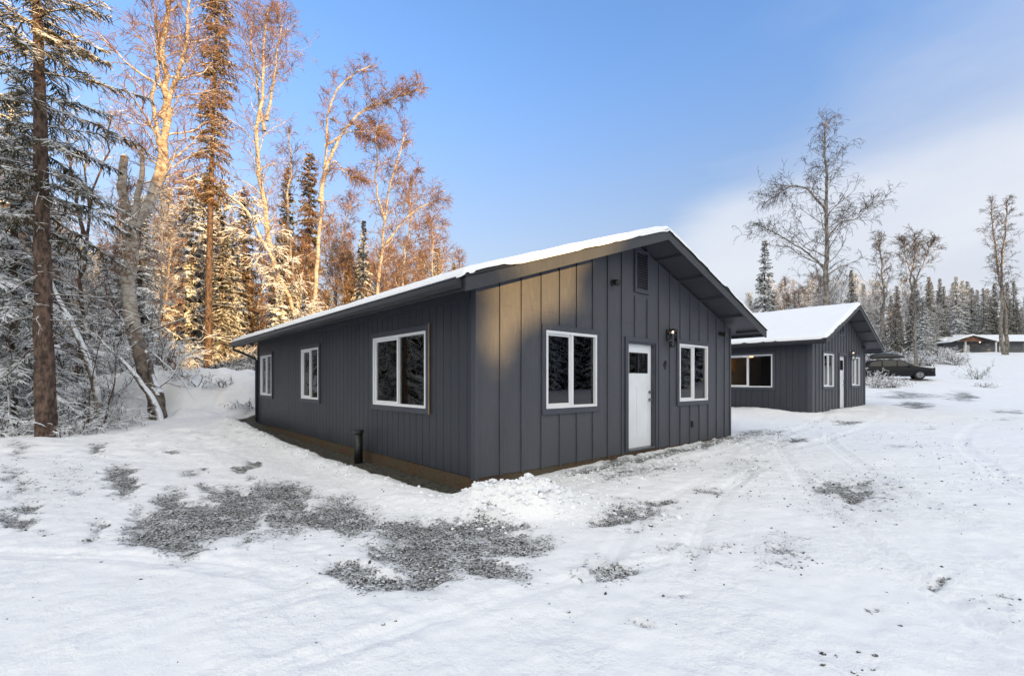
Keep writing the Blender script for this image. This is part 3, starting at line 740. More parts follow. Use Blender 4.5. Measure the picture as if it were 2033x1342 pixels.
# ------------------------------------------------------------------ tree generators (numpy)
class TB:
    """batched tubes; all go to one mesh, quads"""
    def __init__(s): s.v = []; s.f = []; s.n = 0
    def add(s, P, Rd, S=3):
        P = np.asarray(P, float); Rd = np.asarray(Rd, float)
        if P.ndim == 2: P = P[None]; Rd = Rd[None]
        N, K, _ = P.shape
        T = np.gradient(P, axis=1); T /= np.linalg.norm(T, axis=2, keepdims=True) + 1e-9
        mt = T.mean(1); ref = np.where(np.abs(mt[:, 2:3]) > .92, np.array([[1., 0, 0]]), np.array([[0, 0, 1.]]))[:, None, :]
        n1 = np.cross(T, np.broadcast_to(ref, T.shape)); n1 /= np.linalg.norm(n1, axis=2, keepdims=True) + 1e-9
        n2 = np.cross(n1, T)
        a = np.arange(S) * 2 * np.pi / S + (np.pi / 2 if S == 3 else -np.pi / 2)
        V_ = P[:, :, None, :] + Rd[:, :, None, None] * (n1[:, :, None, :] * np.cos(a)[None, None, :, None] + n2[:, :, None, :] * np.sin(a)[None, None, :, None])
        s.v.append(V_.reshape(-1, 3))
        b = s.n + (np.arange(N) * K * S)[:, None, None] + (np.arange(K - 1) * S)[None, :, None]
        j = np.arange(S)[None, None, :]; j2 = (j + 1) % S
        s.f.append(np.stack([b + j, b + S + j, b + S + j2, b + j2], -1).reshape(-1, 4)); s.n += N * K * S
    def mesh(s, name, smooth=False): return set_mesh(name, np.concatenate(s.v), np.concatenate(s.f), smooth)

def norm(v): return v / (np.linalg.norm(v, axis=-1, keepdims=True) + 1e-9)
def grow(r, P0, D, L, K, lift=0.0, wig=.15):
    """N curves of K points; lift adds to z of direction each step (negative droops)"""
    N = len(P0); pts = [P0]; d = norm(D); st = (L / (K - 1))[:, None]
    for k in range(K - 1):
        pts.append(pts[-1] + d * st)
        d = norm(d + wig * r.standard_normal((N, 3)) + np.array([0, 0, lift])[None] if np.isscalar(lift) else d + wig * r.standard_normal((N, 3)) + np.stack([0 * lift, 0 * lift, lift], 1))
    return np.stack(pts, 1)
def sample(P, f):
    """P (N,K,3), f (N,m) -> points, tangents (N,m,3)"""
    K = P.shape[1]; x = np.clip(f * (K - 1), 0, K - 1.001); i = x.astype(int); w = (x - i)[..., None]
    n = np.arange(len(P))[:, None]
    a = P[n, i]; b = P[n, i + 1]
    return a + (b - a) * w, norm(b - a)
def side_dirs(r, T, ang, updown=0.0):
    rnd = r.standard_normal(T.shape); perp = norm(rnd - (rnd * T).sum(-1, keepdims=True) * T)
    return norm(T * np.cos(ang)[..., None] + perp * np.sin(ang)[..., None] + np.array([0, 0, updown]))
def resample(pts, K, r, wig):
    pts = np.asarray(pts, float); d = np.r_[0, np.cumsum(np.linalg.norm(np.diff(pts, axis=0), axis=1))]
    t = np.linspace(0, d[-1], K)
    # smooth (Catmull-like) by interpolating then averaging
    q = np.stack([np.interp(t, d, pts[:, i]) for i in range(3)], 1)
    for _ in range(2): q[1:-1] = .25 * q[:-2] + .5 * q[1:-1] + .25 * q[2:]
    w = np.cumsum(r.standard_normal((K, 3)) * wig, 0); w -= np.linspace(0, 1, K)[:, None] * w[-1]; w[:, 2] *= .2
    return q + w * 1.0, t / d[-1]

def birch_meshes(stems, seed, nl=26, ll=3.0, f0=.3, up=.55, m2=7, m3=6, tw=.4, droop=-.12, twig_r=.009, taper=.6, wig=.03, stub=False, weep=-.16, rfac=.34):
    """stems: list of (points, r0, r1, [limbs?]); returns (trunk TB, crown TB)"""
    r = np.random.default_rng(seed); tk = TB(); cr = TB()
    for si, st in enumerate(stems):
        pts, r0, r1 = st[:3]; n_l = st[3] if len(st) > 3 else nl
        K = 26; q, t = resample(pts, K, r, wig * min(1, math.dist(pts[0], pts[-1]) / 12)); rad = r0 + (r1 - r0) * t ** taper
        rad = rad * (1 + .025 * r.standard_normal(K)); rad[0] *= 1.12
        tk.add(q, rad, 12)
        if r1 > .06: tip = q[-1] - q[-2]; tip /= np.linalg.norm(tip); tk.add(np.array([q[-1], q[-1] + tip * rad[-1] * .5, q[-1] + tip * rad[-1] * 1.1]), np.array([rad[-1], rad[-1] * .7, .01]), 12)
        if n_l == 0: continue
        Ltot = np.linalg.norm(np.diff(q, axis=0), axis=1).sum()
        f = f0 + (1 - f0) * (np.arange(n_l) + r.random(n_l)) / n_l; f = np.clip(f, 0, .995)
        p, T = sample(q[None], f[None]); p = p[0]; T = T[0]
        az = np.arange(n_l) * 2.4 + r.random(n_l) * 1.2
        out = np.stack([np.cos(az), np.sin(az), 0 * az], 1)
        D = norm(out + T * (up + .7 * f[:, None]) + .15 * r.standard_normal((n_l, 3)))
        shape = np.sin(np.clip((f - f0) / (1 - f0), 0, 1) * 2.3 + .75) * .75 + .3
        L = ll * shape * (.55 + .7 * r.random(n_l)); L = np.maximum(L, .5)
        A = grow(r, p, D, L, 8, .04, .16)
        # limb tips bend over
        ra = np.interp(f, t, rad) * rfac * (.6 + .6 * r.random(n_l)); ra = np.minimum(ra, .02 * L + .008)
        tk.add(A, ra[:, None] * np.linspace(1, .22, 8)[None], 6)
        f2 = .18 + .8 * r.random((n_l, m2)); f2.sort(1)
        p2, T2 = sample(A, f2); D2 = side_dirs(r, T2, .5 + .5 * r.random(f2.shape), .12)
        L2 = (L[:, None] * .42 * (1.15 - .6 * f2) * (.6 + .7 * r.random(f2.shape)))
        p2 = p2.reshape(-1, 3); D2 = D2.reshape(-1, 3); L2 = L2.ravel() + .15
        B = grow(r, p2, D2, L2, 5, droop, .2)
        rb = np.maximum(np.repeat(ra, m2) * .34, twig_r * 1.25)
        cr.add(B, rb[:, None] * np.linspace(1, .45, 5)[None], 4)
        # top twigs straight from the leader as well
        nn = 14; ft = .8 + .2 * r.random((1, nn)); pt, Tt = sample(q[None], ft); Dt = side_dirs(r, Tt, .4 + .4 * r.random(ft.shape), .2)
        C0 = grow(r, pt.reshape(-1, 3), Dt.reshape(-1, 3), .5 + .6 * r.random(nn), 5, .02, .15)
        cr.add(C0, np.full((nn, 5), twig_r * 1.3), 3)
        B = np.concatenate([B, C0])
        m = max(3, int(m3 * .75)); f3 = .12 + .88 * r.random((len(B), m)); p3, T3 = sample(B, f3); D3 = side_dirs(r, T3, .35 + .6 * r.random(f3.shape), 0)
        L3 = tw * (.5 + .9 * r.random(f3.size))
        Cc = grow(r, p3.reshape(-1, 3), D3.reshape(-1, 3), L3, 4, weep, .22)
        cr.add(Cc, np.broadcast_to(twig_r * np.array([1, .85, .7, .4]), (len(Cc), 4)), 3)
        # last order
        f4 = .2 + .8 * r.random((len(Cc), 2)); p4, T4 = sample(Cc, f4); D4 = side_dirs(r, T4, .3 + .6 * r.random(f4.shape), 0)
        E_ = grow(r, p4.reshape(-1, 3), D4.reshape(-1, 3), tw * .5 * (.4 + .9 * r.random(f4.size)), 3, weep, .2)
        cr.add(E_, np.broadcast_to(twig_r * np.array([.8, .65, .35]), (len(E_), 3)), 3)
    return tk, cr

def spruce_meshes(h, r0, Rc, nb, seed, bare=.06, droop=-.35, finger=.30, fr=.034, nf=13, power=.75, sparse=0.0, lean=(0, 0), curve=None, width_noise=.35, dead=0, top_skip=None):
    r = np.random.default_rng(seed); tk = TB(); cr = TB()
    if curve is None: pts = [(0, 0, -.3), (lean[0] * .5, lean[1] * .5, h * .5), (lean[0], lean[1], h)]
    else: pts = curve
    q, t = resample(pts, 22, r, .012); tk.add(q, (r0 * (1 - t) ** .8 + .012) * (1 + .04 * r.standard_normal(22)), 12)
    f = bare + (.995 - bare) * ((np.arange(nb) + .5 * r.random(nb)) / nb) ** .92
    if sparse: f = f[r.random(nb) > sparse]
    nb = len(f); p, T = sample(q[None], f[None]); p = p[0]
    az = np.arange(nb) * 2.399 + .5 * r.standard_normal(nb)
    prof = np.clip(1 - (f - bare) / (1 - bare), 0, 1) ** power * np.clip((f - bare) / .10 + .55, .5, 1)
    L = (Rc * prof * (1 - width_noise + 1.5 * width_noise * r.random(nb)) + .16)
    d0 = np.where(f > .8, .5, np.where(f > .5, .1, -.12)) + droop * .4 * (1 - f)
    D = np.stack([np.cos(az), np.sin(az), d0 + .12 * r.standard_normal(nb)], 1)
    A = grow(r, p, D, L, 6, droop * .22, .08); A[:, 4:, 2] += (L * .04)[:, None] * np.array([.4, 1.2])
    cr.add(A, np.maximum(L * .012, .008)[:, None] * np.linspace(1, .4, 6)[None], 3)
    tiers = [(nf, 1.0)]
    f2 = .08 + .92 * (np.arange(nf)[None] + r.random((nb, nf))) / nf
    p2, T2 = sample(A, f2); sd = np.where(np.arange(nf) % 2 == 0, 1., -1.)[None, :, None]
    side = norm(np.cross(T2, np.array([0, 0, 1.]))) * sd
    D2 = norm(T2 * .75 + side * (.75 + .3 * r.random((nb, nf, 1))) + np.array([0, 0, -.28]) + .25 * r.standard_normal(T2.shape))
    L2 = (finger * (.45 + .9 * r.random((nb, nf))) * (1.2 - .6 * f2) * np.clip(L[:, None] / (Rc * .5), .45, 1.5)).ravel()
    B = grow(r, p2.reshape(-1, 3), D2.reshape(-1, 3), L2, 4, droop * .5, .14)
    rr = fr * (.7 + .7 * r.random(len(B)))
    cr.add(B, rr[:, None] * np.array([.55, 1.0, .8, .12])[None], 3)
    # small side sprays for a broken, needly outline
    m = 3; f3 = .15 + .75 * r.random((len(B), m)); p3, T3 = sample(B, f3); D3 = side_dirs(r, T3, .5 + .5 * r.random(f3.shape), -.25)
    C_ = grow(r, p3.reshape(-1, 3), D3.reshape(-1, 3), np.repeat(L2, m) * (.35 + .4 * r.random(f3.size)), 3, -.1, .1)
    cr.add(C_, (np.repeat(rr, m) * .62)[:, None] * np.array([.7, .9, .12])[None], 3)
    if dead:
        fd = .12 + (bare + .12 - .12) * r.random(dead); pd, _ = sample(q[None], fd[None]); a = r.random(dead) * 6.28
        Dd = np.stack([np.cos(a), np.sin(a), -.1 + .25 * r.standard_normal(dead)], 1)
        G = grow(r, pd[0], Dd, .5 + 2.0 * r.random(dead), 7, -.03, .14)
        tk.add(G, np.linspace(.020, .006, 7)[None].repeat(dead, 0), 4)
        f2 = .2 + .8 * r.random((dead, 7)); p2, T2 = sample(G, f2); D2 = side_dirs(r, T2, .5 + .4 * r.random(f2.shape), -.1)
        G2 = grow(r, p2.reshape(-1, 3), D2.reshape(-1, 3), .15 + .5 * r.random(f2.size), 4, -.05, .2)
        cr.add(G2, np.broadcast_to(np.array([.008, .007, .006, .004]), (len(G2), 4)), 3)
    return tk, cr

def tree_obj(kind, tb, mats, loc, label=None, group=None, rz=0, cat='tree'):
    tk, cr = tb
    e = empty(kind, loc, rz, label, cat, group)
    link('trunk', tk.mesh('trunk', True), mats[0], e)
    link('crown', cr.mesh('crown', False), mats[1], e)
    return e
BT = (M['birch_bark'], M['birch_twig']); BF = (M['birch_bark'], M['birch_twig_frost']); SP = (M['dark_bark'], M['needles']); SS = (M['dark_bark'], M['needles_snowy']); SG = (M['dark_bark'], M['needles_sun_gold']); GB = (M['gray_bark'], M['birch_twig_gray'])

def stemline(pix, Y, base, dys=None):
    out = []
    for i, (px, py) in enumerate(pix):
        y = Y + (dys[i] if dys else 0); p = at(px, py, y); out.append((p[0] - base[0], p[1] - base[1], p[2] - base[2]))
    return out
def base_at(px, Y):
    x = (px - CX) / F * Y; return (x, Y, H(x, Y) - .03)
def hero(kind, Y, stems, label, mats, base_px, **kw):
    b = base_at(base_px, Y); ss = []
    for s in stems:
        pl = stemline(s[0], Y, b, s[4] if len(s) > 4 else None)
        ss.append((pl, s[1], s[2]) + ((s[3],) if len(s) > 3 else ()))
    if not kw.pop('floatbase', False): ss[0][0][0] = (0, 0, -.2)
    return tree_obj(kind, birch_meshes(ss, **kw), mats, b, label)

# --- near left spruce with the bare reddish trunk
b = base_at(90, 11.8); hgt = 15.5
tk, cr = spruce_meshes(hgt, .215, 2.3, 112, 21, bare=.33, droop=-.38, finger=.25, fr=.015, nf=50, power=.35, sparse=.26, lean=(-.5, .2), width_noise=.5, dead=46)
tree_obj('spruce_tree', (tk, cr), SP, b, 'tall dark spruce at far left with a bare straight reddish trunk')
# --- leaning old birch with broken stub
Y = 15.4
hero('birch_tree', Y, [
    ([(316, 856), (312, 800), (293, 752), (277, 705), (268, 655), (262, 590), (259, 520), (258, 440)], .27, .18, 4),
    ([(258, 452), (250, 410), (242, 370), (244, 330), (247, 312)], .165, .11, 0),
    ([(262, 450), (292, 400), (314, 330), (318, 250), (328, 170), (331, 60), (336, -60)], .175, .055, 30),
    ([(300, 385), (312, 300), (300, 220), (312, 130), (308, 40)], .09, .03, 16),
    ([(320, 235), (345, 170), (365, 100), (372, 20), (390, -40)], .10, .03, 18),
    ([(264, 445), (275, 390), (284, 330), (282, 296)], .12, .06, 2)],
    'old birch on a crooked leaning base with a broken stub beside its stem', (M['old_bark'], M['birch_twig']), 316,
    seed=5, nl=20, ll=1.9, f0=.12, up=.4, m2=7, m3=6, tw=.36, twig_r=.0065, wig=.05, rfac=.4)
# --- slim tall spruce, orange in the sun
b = base_at(412, 23)
top = at(432, -150, 23)
cv = [(0, 0, -.3)] + [tuple(at(px, py, 23) - Vector(b)) for px, py in ((413, 600), (418, 400), (424, 200), (432, 0), (436, -150))]
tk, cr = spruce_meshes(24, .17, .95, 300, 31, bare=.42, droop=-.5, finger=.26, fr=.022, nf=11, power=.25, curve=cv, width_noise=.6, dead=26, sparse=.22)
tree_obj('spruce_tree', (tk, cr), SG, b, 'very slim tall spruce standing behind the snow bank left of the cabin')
# --- tall straight sunlit birch
hero('birch_tree', 27, [
    ([(566, 745), (560, 600), (548, 500), (530, 400), (524, 300), (528, 200), (530, 90), (533, 15)], .26, .05, 40),
    ([(527, 260), (510, 170), (497, 90), (500, 40)], .10, .03, 20), ([(529, 240), (545, 150), (560, 60), (556, 30)], .10, .03, 20)],
    'tall straight pale birch with upright crown rising highest behind the cabin roof', BT, 566, seed=8, nl=40, ll=2.3, f0=.35, up=.75, m2=7, m3=5, tw=.42, twig_r=.009, wig=.06)
# second stem behind it
hero('birch_tree', 31, [([(590, 745), (588, 600), (575, 500), (574, 400), (578, 330), (572, 265)], .16, .04, 30)],
    'short slender birch just right of the tallest pale birch', BT, 590, seed=9, nl=30, ll=2.2, f0=.3, up=.4, tw=.4, twig_r=.009, wig=.07)
# --- snow-laden bent tree, arched
hero('bent_birch', 24, [([(600, 700), (585, 610), (560, 545), (528, 490), (490, 425), (452, 385), (415, 372), (388, 398)], .14, .05, 34)],
    'snow-loaded bent birch arching to the left in the sunlight', (M['birch_bark'], M['birch_twig_frost']), 600, seed=12, nl=44, ll=1.25, f0=.1, up=-.2, m2=8, m3=6, tw=.36, twig_r=.018, droop=-.25, weep=-.3, wig=.05)
# --- drooping birch leaning right
hero('birch_tree', 27, [
    ([(620, 745), (626, 615), (633, 540), (638, 440), (640, 340), (650, 250), (655, 205), (690, 150), (735, 132)], .20, .035, 18),
    ([(636, 400), (655, 320), (680, 265), (715, 222), (765, 195), (830, 178)], .14, .03, 26),
    ([(650, 345), (664, 318), (690, 350), (712, 352)], .06, .02, 8),
    ([(645, 290), (690, 262), (740, 262), (760, 265)], .07, .02, 12)],
    'birch with crown bending and drooping over to the right', BT, 620, seed=14, nl=18, ll=1.15, f0=.45, up=.3, m2=6, m3=7, tw=.42, twig_r=.010, weep=-.32, wig=.05)
# --- birches behind the roof
hero('birch_tree', 29, [
    ([(745, 745), (748, 600), (757, 540), (765, 460), (770, 400), (785, 340), (800, 300), (805, 262)], .17, .04, 26),
    ([(765, 440), (752, 400), (745, 350), (750, 320), (748, 250)], .08, .03, 14),
    ([(760, 490), (800, 440), (830, 415), (868, 398)], .09, .025, 14)],
    'grey forked birch growing left of the small pointed spruce and above the roof', BT, 745, seed=17, nl=20, ll=1.7, f0=.35, up=.5, m2=6, m3=6, tw=.42, twig_r=.010, weep=-.25, wig=.06)
hero('birch_tree', 34, [([(790, 745), (795, 600), (800, 500), (812, 420), (815, 345)], .16, .04, 40)], 'reddish twiggy birch left of the last birch above the roof', BT, 790, seed=18, nl=40, ll=3.0, f0=.2, up=.6, m2=7, m3=6, tw=.5, twig_r=.013, weep=-.2, wig=.07)
hero('birch_tree', 33, [([(860, 745), (866, 600), (862, 500), (858, 440)], .13, .03, 34)], 'low birch with dark hanging branches, nearest the roof edge on its right', BT, 860, seed=19, nl=34, ll=2.6, f0=.25, up=.4, m2=7, m3=6, tw=.5, twig_r=.012, weep=-.25, wig=.08)
# dead snag far left between spruce and birch
hero('dead_tree', 16.5, [([(150, 800), (158, 640), (165, 480), (175, 400), (205, 300), (222, 232)], .10, .02, 12), ([(165, 470), (150, 380), (140, 290), (125, 230)], .07, .02, 9), ([(163, 500), (175, 420), (168, 330), (170, 300)], .06, .02, 5)],
    'thin leafless tree with few crooked branches right of the dark spruce', (M['dark_bark'], M['birch_twig_frost']), 150, seed=23, nl=12, ll=1.1, f0=.3, m2=4, m3=3, tw=.3, twig_r=.006, wig=.06)
# leaning dead pole
b = base_at(196, 13.6); tb = TB(); r = np.random.default_rng(3)
q, t = resample([(.1, 0, -.2)] + [tuple(at(px, py, 13.6) - Vector(b)) for px, py in ((190, 760), (150, 665), (112, 590), (92, 540), (60, 470))], 20, r, .015); tb.add(q, .105 - .06 * t, 10)
e = empty('leaning_trunk', b, 0, 'dead bare trunk leaning left against the dark spruce, snow on top', 'trunk'); link('trunk', tb.mesh('trunk', True), M['limb_bark'], e)
# low leaning limb in front of the old birch
b = base_at(330, 15.0); tb = TB()
for pp, ra, rb_ in (([(325, 850), (310, 800), (270, 745), (235, 705), (200, 680), (190, 660)], .12, .03), ([(262, 640), (235, 675), (228, 690)], .035, .02), ([(262, 660), (300, 640), (290, 625)], .03, .012), ([(290, 660), (330, 645), (380, 630), (415, 610)], .03, .012), ([(300, 700), (350, 745), (390, 800)], .02, .008)):
    q, t = resample([tuple(at(px, py, 15.0) - Vector(b)) for px, py in pp], 16, r, .02); tb.add(q, ra + (rb_ - ra) * t, 8)
e = empty('fallen_limb', b, 0, 'snow-topped crooked limb leaning on the crooked birch base', 'branch'); link('limb', tb.mesh('limb', True), M['limb_bark'], e)

# --- prototypes for the woods
def forest_protos():
    P = {'spruce': [], 'slim': [], 'snowy': [], 'birch': [], 'frosty': []}
    for i in range(4): P['spruce'].append((spruce_meshes(14, .16, 1.9, 220, 40 + i, bare=.03, droop=-.4, finger=.34, fr=.031, nf=16, power=.8, width_noise=.45), SP, 14))
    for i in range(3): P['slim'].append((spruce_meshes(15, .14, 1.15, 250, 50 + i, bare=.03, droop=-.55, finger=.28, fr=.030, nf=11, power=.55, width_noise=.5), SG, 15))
    for i in range(4): P['snowy'].append((spruce_meshes(12, .15, 2.1, 200, 60 + i, bare=.02, droop=-.6, finger=.34, fr=.033, nf=18, power=.85, width_noise=.45), SS, 12))
    for i in range(5):
        r = np.random.default_rng(70 + i); k = r.normal(0, .5, (4, 2)).cumsum(0)
        st = [([(0, 0, -.2), (k[0, 0], k[0, 1], 4), (k[1, 0], k[1, 1], 8), (k[2, 0], k[2, 1], 12), (k[3, 0], k[3, 1], 15)], .14, .03, 34)]
        if i % 2: st.append(([(k[0, 0], k[0, 1], 4.5), (k[0, 0] + 1, k[0, 1] - .4, 8), (k[0, 0] + 1.6, k[0, 1], 12.5)], .09, .02, 22))
        tb = birch_meshes(st, 80 + i, ll=2.4, f0=.25, up=.7, m2=7, m3=6, tw=.5, twig_r=.012, wig=.06, weep=-.14)
        P['birch'].append((tb, BT, 15)); 
    return P
PR = forest_protos(); MESH = {}
for k in PR:
    MESH[k] = [(tb[0].mesh('trunk', True), tb[1].mesh('crown', False), mats, hh) for tb, mats, hh in PR[k] ]
MESH['frosty'] = [(a.copy(), c.copy(), BF, hh) for a, c, m_, hh in MESH['birch']]
for k in MESH:
    for a, c, mats, hh in MESH[k]:
        a.materials.clear(); c.materials.clear(); a.materials.append(mats[0]); c.materials.append(mats[1])
NAMES = {'spruce': 'spruce_tree', 'slim': 'spruce_tree', 'snowy': 'spruce_tree', 'birch': 'birch_tree', 'frosty': 'birch_tree'}
rt = random.Random(99)
def plant(kind, x, y, h, label, group=None, idx=None, wide=1.0, parts=True):
    a, c, mats, hh = MESH[kind][idx % len(MESH[kind]) if idx is not None else rt.randrange(len(MESH[kind]))]
    e = empty(NAMES[kind], (x, y, H(x, y) - .05), rt.random() * 6.28, label, 'tree', group); s = h / hh; e.scale = (s * wide, s * wide, s)
    for nm, me_ in (('trunk', a), ('crown', c)):
        o = bpy.data.objects.new(nm, me_); COL.objects.link(o); o.parent = e
    return e
def plant_px(kind, px, ytop, Y, label, group=None, idx=None, wide=1.0):
    x = (px - CX) / F * Y; z = H(x, Y); return plant(kind, x, Y, EYE + (HZ - ytop) / F * Y - z, label, group, idx, wide)
# named spruces and birches one can point at
plant_px('spruce', 570, 332, 33, 'orange sunlit spruce with pointed top, left one of the pair behind the roof', idx=0, wide=.8)
plant_px('slim', 614, 300, 34, 'narrow sunlit spruce reaching highest of the spruces left of the drooping birch', idx=1, wide=1.0)
plant_px('snowy', 722, 436, 31, 'small snow-striped pointed spruce between two birches above the roof', idx=1, wide=.62)
plant_px('snowy', 556, 545, 23.5, 'broad low spruce bowed under heavy snow just behind the roof edge', idx=2, wide=1.0)
plant_px('slim', 486, 372, 29, 'thin sunlit spruce right of the very slim tall spruce', idx=2, wide=1.0)
plant_px('snowy', 462, 440, 27, 'sunlit spruce low between slim spruce and tall birch', idx=3, wide=.9)
plant_px('birch', 672, 395, 40, 'rust-red birch crown behind the drooping birch', idx=3)
plant_px('birch', 700, 470, 38, 'low rust-coloured birch left of the small pointed spruce', idx=1)
plant_px('birch', 905, 498, 40, 'lowest reddish birch top peeking over the cabin roof', idx=2)
b = base_at(22, 13.6); tree_obj('spruce_tree', spruce_meshes(9.6, .15, 2.9, 200, 91, bare=.04, droop=-.5, finger=.27, fr=.019, nf=40, power=.75, width_noise=.45), SS, b, 'dense snow-laden spruce at the left edge behind the dark spruce')
plant_px('snowy', 1518, 474, 31, 'dark snowy spruce rising alone just left of the rear cabin ridge', idx=3, wide=.78)
plant_px('spruce', 1690, 535, 62, 'sunlit spruce behind the ridge of the rear cabin', idx=1, wide=.9)
plant_px('slim', 1780, 566, 72, 'slim spruce with glowing orange top between two bare birches', idx=0, wide=1.1)
plant_px('spruce', 1866, 552, 112, 'pointed dark spruce left of the brown gabled far house', idx=2, wide=.9)
plant_px('snowy', 1898, 548, 116, 'bluish snow-covered spruce right above the brown gable of the far house', idx=1, wide=.85)
plant_px('spruce', 1974, 562, 118, 'dark spruce behind the far house left of the twin birches', idx=3, wide=.8)
# right-hand birches
hero('birch_tree', 37, [
    ([(1650, 730), (1648, 600), (1646, 500), (1643, 400), (1640, 320), (1640, 242)], .34, .05, 44),
    ([(1645, 430), (1628, 400), (1600, 372), (1570, 368), (1530, 395)], .13, .03, 18),
    ([(1646, 560), (1628, 525), (1600, 500), (1560, 475), (1512, 450)], .12, .03, 18),
    ([(1644, 470), (1670, 440), (1700, 435), (1722, 410)], .10, .03, 14)],
    'huge lone birch with wide grey crown behind the rear cabin', GB, 1650, seed=27, nl=34, ll=2.9, f0=.3, up=.35, m2=6, m3=4, tw=.5, twig_r=.011, weep=-.38, wig=.05)
hero('birch_tree', 62, [([(1742, 740), (1742, 620), (1746, 540), (1745, 465)], .26, .05, 44)], 'narrow birch left of the slim orange-topped spruce', GB, 1742, seed=33, nl=40, ll=1.9, f0=.25, up=.8, m2=6, m3=4, tw=.5, twig_r=.016, wig=.08)
hero('birch_tree', 58, [([(1818, 740), (1819, 640), (1815, 560), (1817, 500), (1815, 462)], .22, .05, 36), ([(1818, 560), (1800, 520), (1792, 480)], .10, .03, 18), ([(1818, 560), (1840, 510), (1852, 478)], .10, .03, 18)],
    'bare birch with sunlit spreading top above the parked car', GB, 1818, seed=34, nl=30, ll=2.0, f0=.3, up=.9, m2=6, m3=4, tw=.5, twig_r=.016, wig=.08)
hero('birch_tree', 88, [([(1998, 705), (1985, 640), (1988, 600), (1978, 520), (1968, 400)], .42, .07, 40), ([(1998, 712), (2002, 640), (1998, 560), (1996, 480), (2000, 395)], .38, .07, 40)],
    'twin-stemmed tall birch at the right edge beside the far house', GB, 1998, seed=35, nl=34, ll=2.6, f0=.35, up=.6, m2=6, m3=4, tw=.6, twig_r=.02, wig=.1)
# --- the woods that fill in behind: profile of the tree tops across the photograph
XP = [-400, -60, 40, 200, 260, 330, 400, 440, 500, 560, 620, 700, 780, 850, 905, 930, 960, 1440, 1470, 1540, 1640, 1740, 1830, 1930, 2033, 2300]
YT = [60, 200, 380, 430, 395, 330, 350, 400, 440, 440, 420, 470, 480, 470, 510, 540, 600, 640, 590, 550, 540, 550, 555, 560, 560, 545]
def wood(n, px0, px1, Y0, Y1, kinds, suffix, grp, hj=(0, 90), seed=1):
    q = random.Random(seed)
    for i in range(n):
        px = px0 + (px1 - px0) * (i + q.random()) / n; Y = Y0 + (Y1 - Y0) * q.random()
        k = q.choice(kinds); yt = float(np.interp(px, XP, YT)) + q.uniform(*hj)
        lab = {'spruce': 'dark spruce ', 'slim': 'narrow brownish spruce ', 'snowy': 'snow-laden spruce ', 'birch': 'bare birch ', 'frosty': 'frosted bare birch '}[k] + suffix
        x = (px - CX) / F * Y
        t, s = local(x, Y, C1); t2, s2 = local(x, Y, C2)
        if -1.5 < t < 9 and -1 < s < 14: continue
        if -1.5 < t2 < 9 and -1 < s2 < 13: continue
        rt.seed(int(px * 7 + Y * 31)); plant_px(k, px, yt, Y, lab, grp + ' (' + NAMES[k].split('_')[0] + ' ' + k + ')', wide=q.uniform(.85, 1.2))
KL = ['spruce', 'snowy', 'snowy', 'slim', 'birch', 'birch', 'frosty']
wood(26, -150, 330, 17.5, 24, ['snowy', 'spruce', 'snowy', 'birch', 'frosty'], 'in the shaded front rows of the left woods', 'shaded front rows of the left woods', (0, 170), 1)
wood(38, -150, 450, 25, 42, KL, 'further back in the left woods', 'back rows of the left woods', (-20, 90), 2)
wood(28, 430, 720, 28, 44, ['snowy', 'slim', 'birch', 'snowy', 'birch', 'spruce'], 'in the sunlit woods behind the cabin roof', 'sunlit woods behind the roof', (20, 150), 3)
wood(22, 700, 925, 38, 55, ['birch', 'birch', 'spruce'], 'in the low woods seen over the roof ridge side', 'low woods over the roof', (0, 70), 4)
wood(48, 1450, 1880, 88, 125, ['spruce', 'snowy', 'frosty', 'frosty', 'spruce'], 'in the distant line behind the rear cabin and car', 'distant tree line', (-10, 60), 5)
wood(64, 1840, 2200, 118, 150, ['spruce', 'snowy', 'frosty', 'spruce'], 'in the distant line behind the far house', 'distant tree line behind the far house', (-5, 60), 6)
wood(24, 1450, 1680, 42, 60, ['frosty', 'frosty', 'birch', 'spruce', 'snowy'], 'standing close behind the rear cabin roof', 'trees close behind the rear cabin', (0, 60), 7)
wood(18, 1690, 1850, 66, 86, ['spruce', 'snowy', 'frosty', 'spruce'], 'in the middle distance behind the parked car', 'trees behind the car', (10, 90), 8)

# ---- thicket of snowy shrubs and saplings (uncountable)
def shrub_tb(tb, base, r, n, h, spread, tw=.006):
    a = r.random(n) * 6.28
    P0 = np.tile(base, (n, 1)) + np.stack([np.cos(a) * .25 * r.random(n), np.sin(a) * .25 * r.random(n), np.zeros(n)], 1)
    D = np.stack([np.cos(a) * spread, np.sin(a) * spread, np.ones(n)], 1)
    A = grow(r, P0, D, h * (.5 + .7 * r.random(n)), 7, -.16, .2); tb.add(A, np.linspace(.014, .005, 7)[None].repeat(n, 0) * (tw / .006), 3)
    f2 = .2 + .8 * r.random((n, 6)); p2, T2 = sample(A, f2); D2 = side_dirs(r, T2, .4 + .7 * r.random(f2.shape), 0)
    B = grow(r, p2.reshape(-1, 3), D2.reshape(-1, 3), h * .3 * (.4 + .8 * r.random(f2.size)), 5, -.08, .25); tb.add(B, np.broadcast_to(tw * np.array([1.3, 1.1, 1, .8, .5]), (len(B), 5)), 3)
    f3 = .1 + .9 * r.random((len(B), 3)); p3, T3 = sample(B, f3); D3 = side_dirs(r, T3, .4 + .7 * r.random(f3.shape), 0)
    C_ = grow(r, p3.reshape(-1, 3), D3.reshape(-1, 3), h * .13 * (.4 + .9 * r.random(f3.size)), 3, -.05, .25); tb.add(C_, np.broadcast_to(tw * np.array([.9, .8, .4]), (len(C_), 3)), 3)
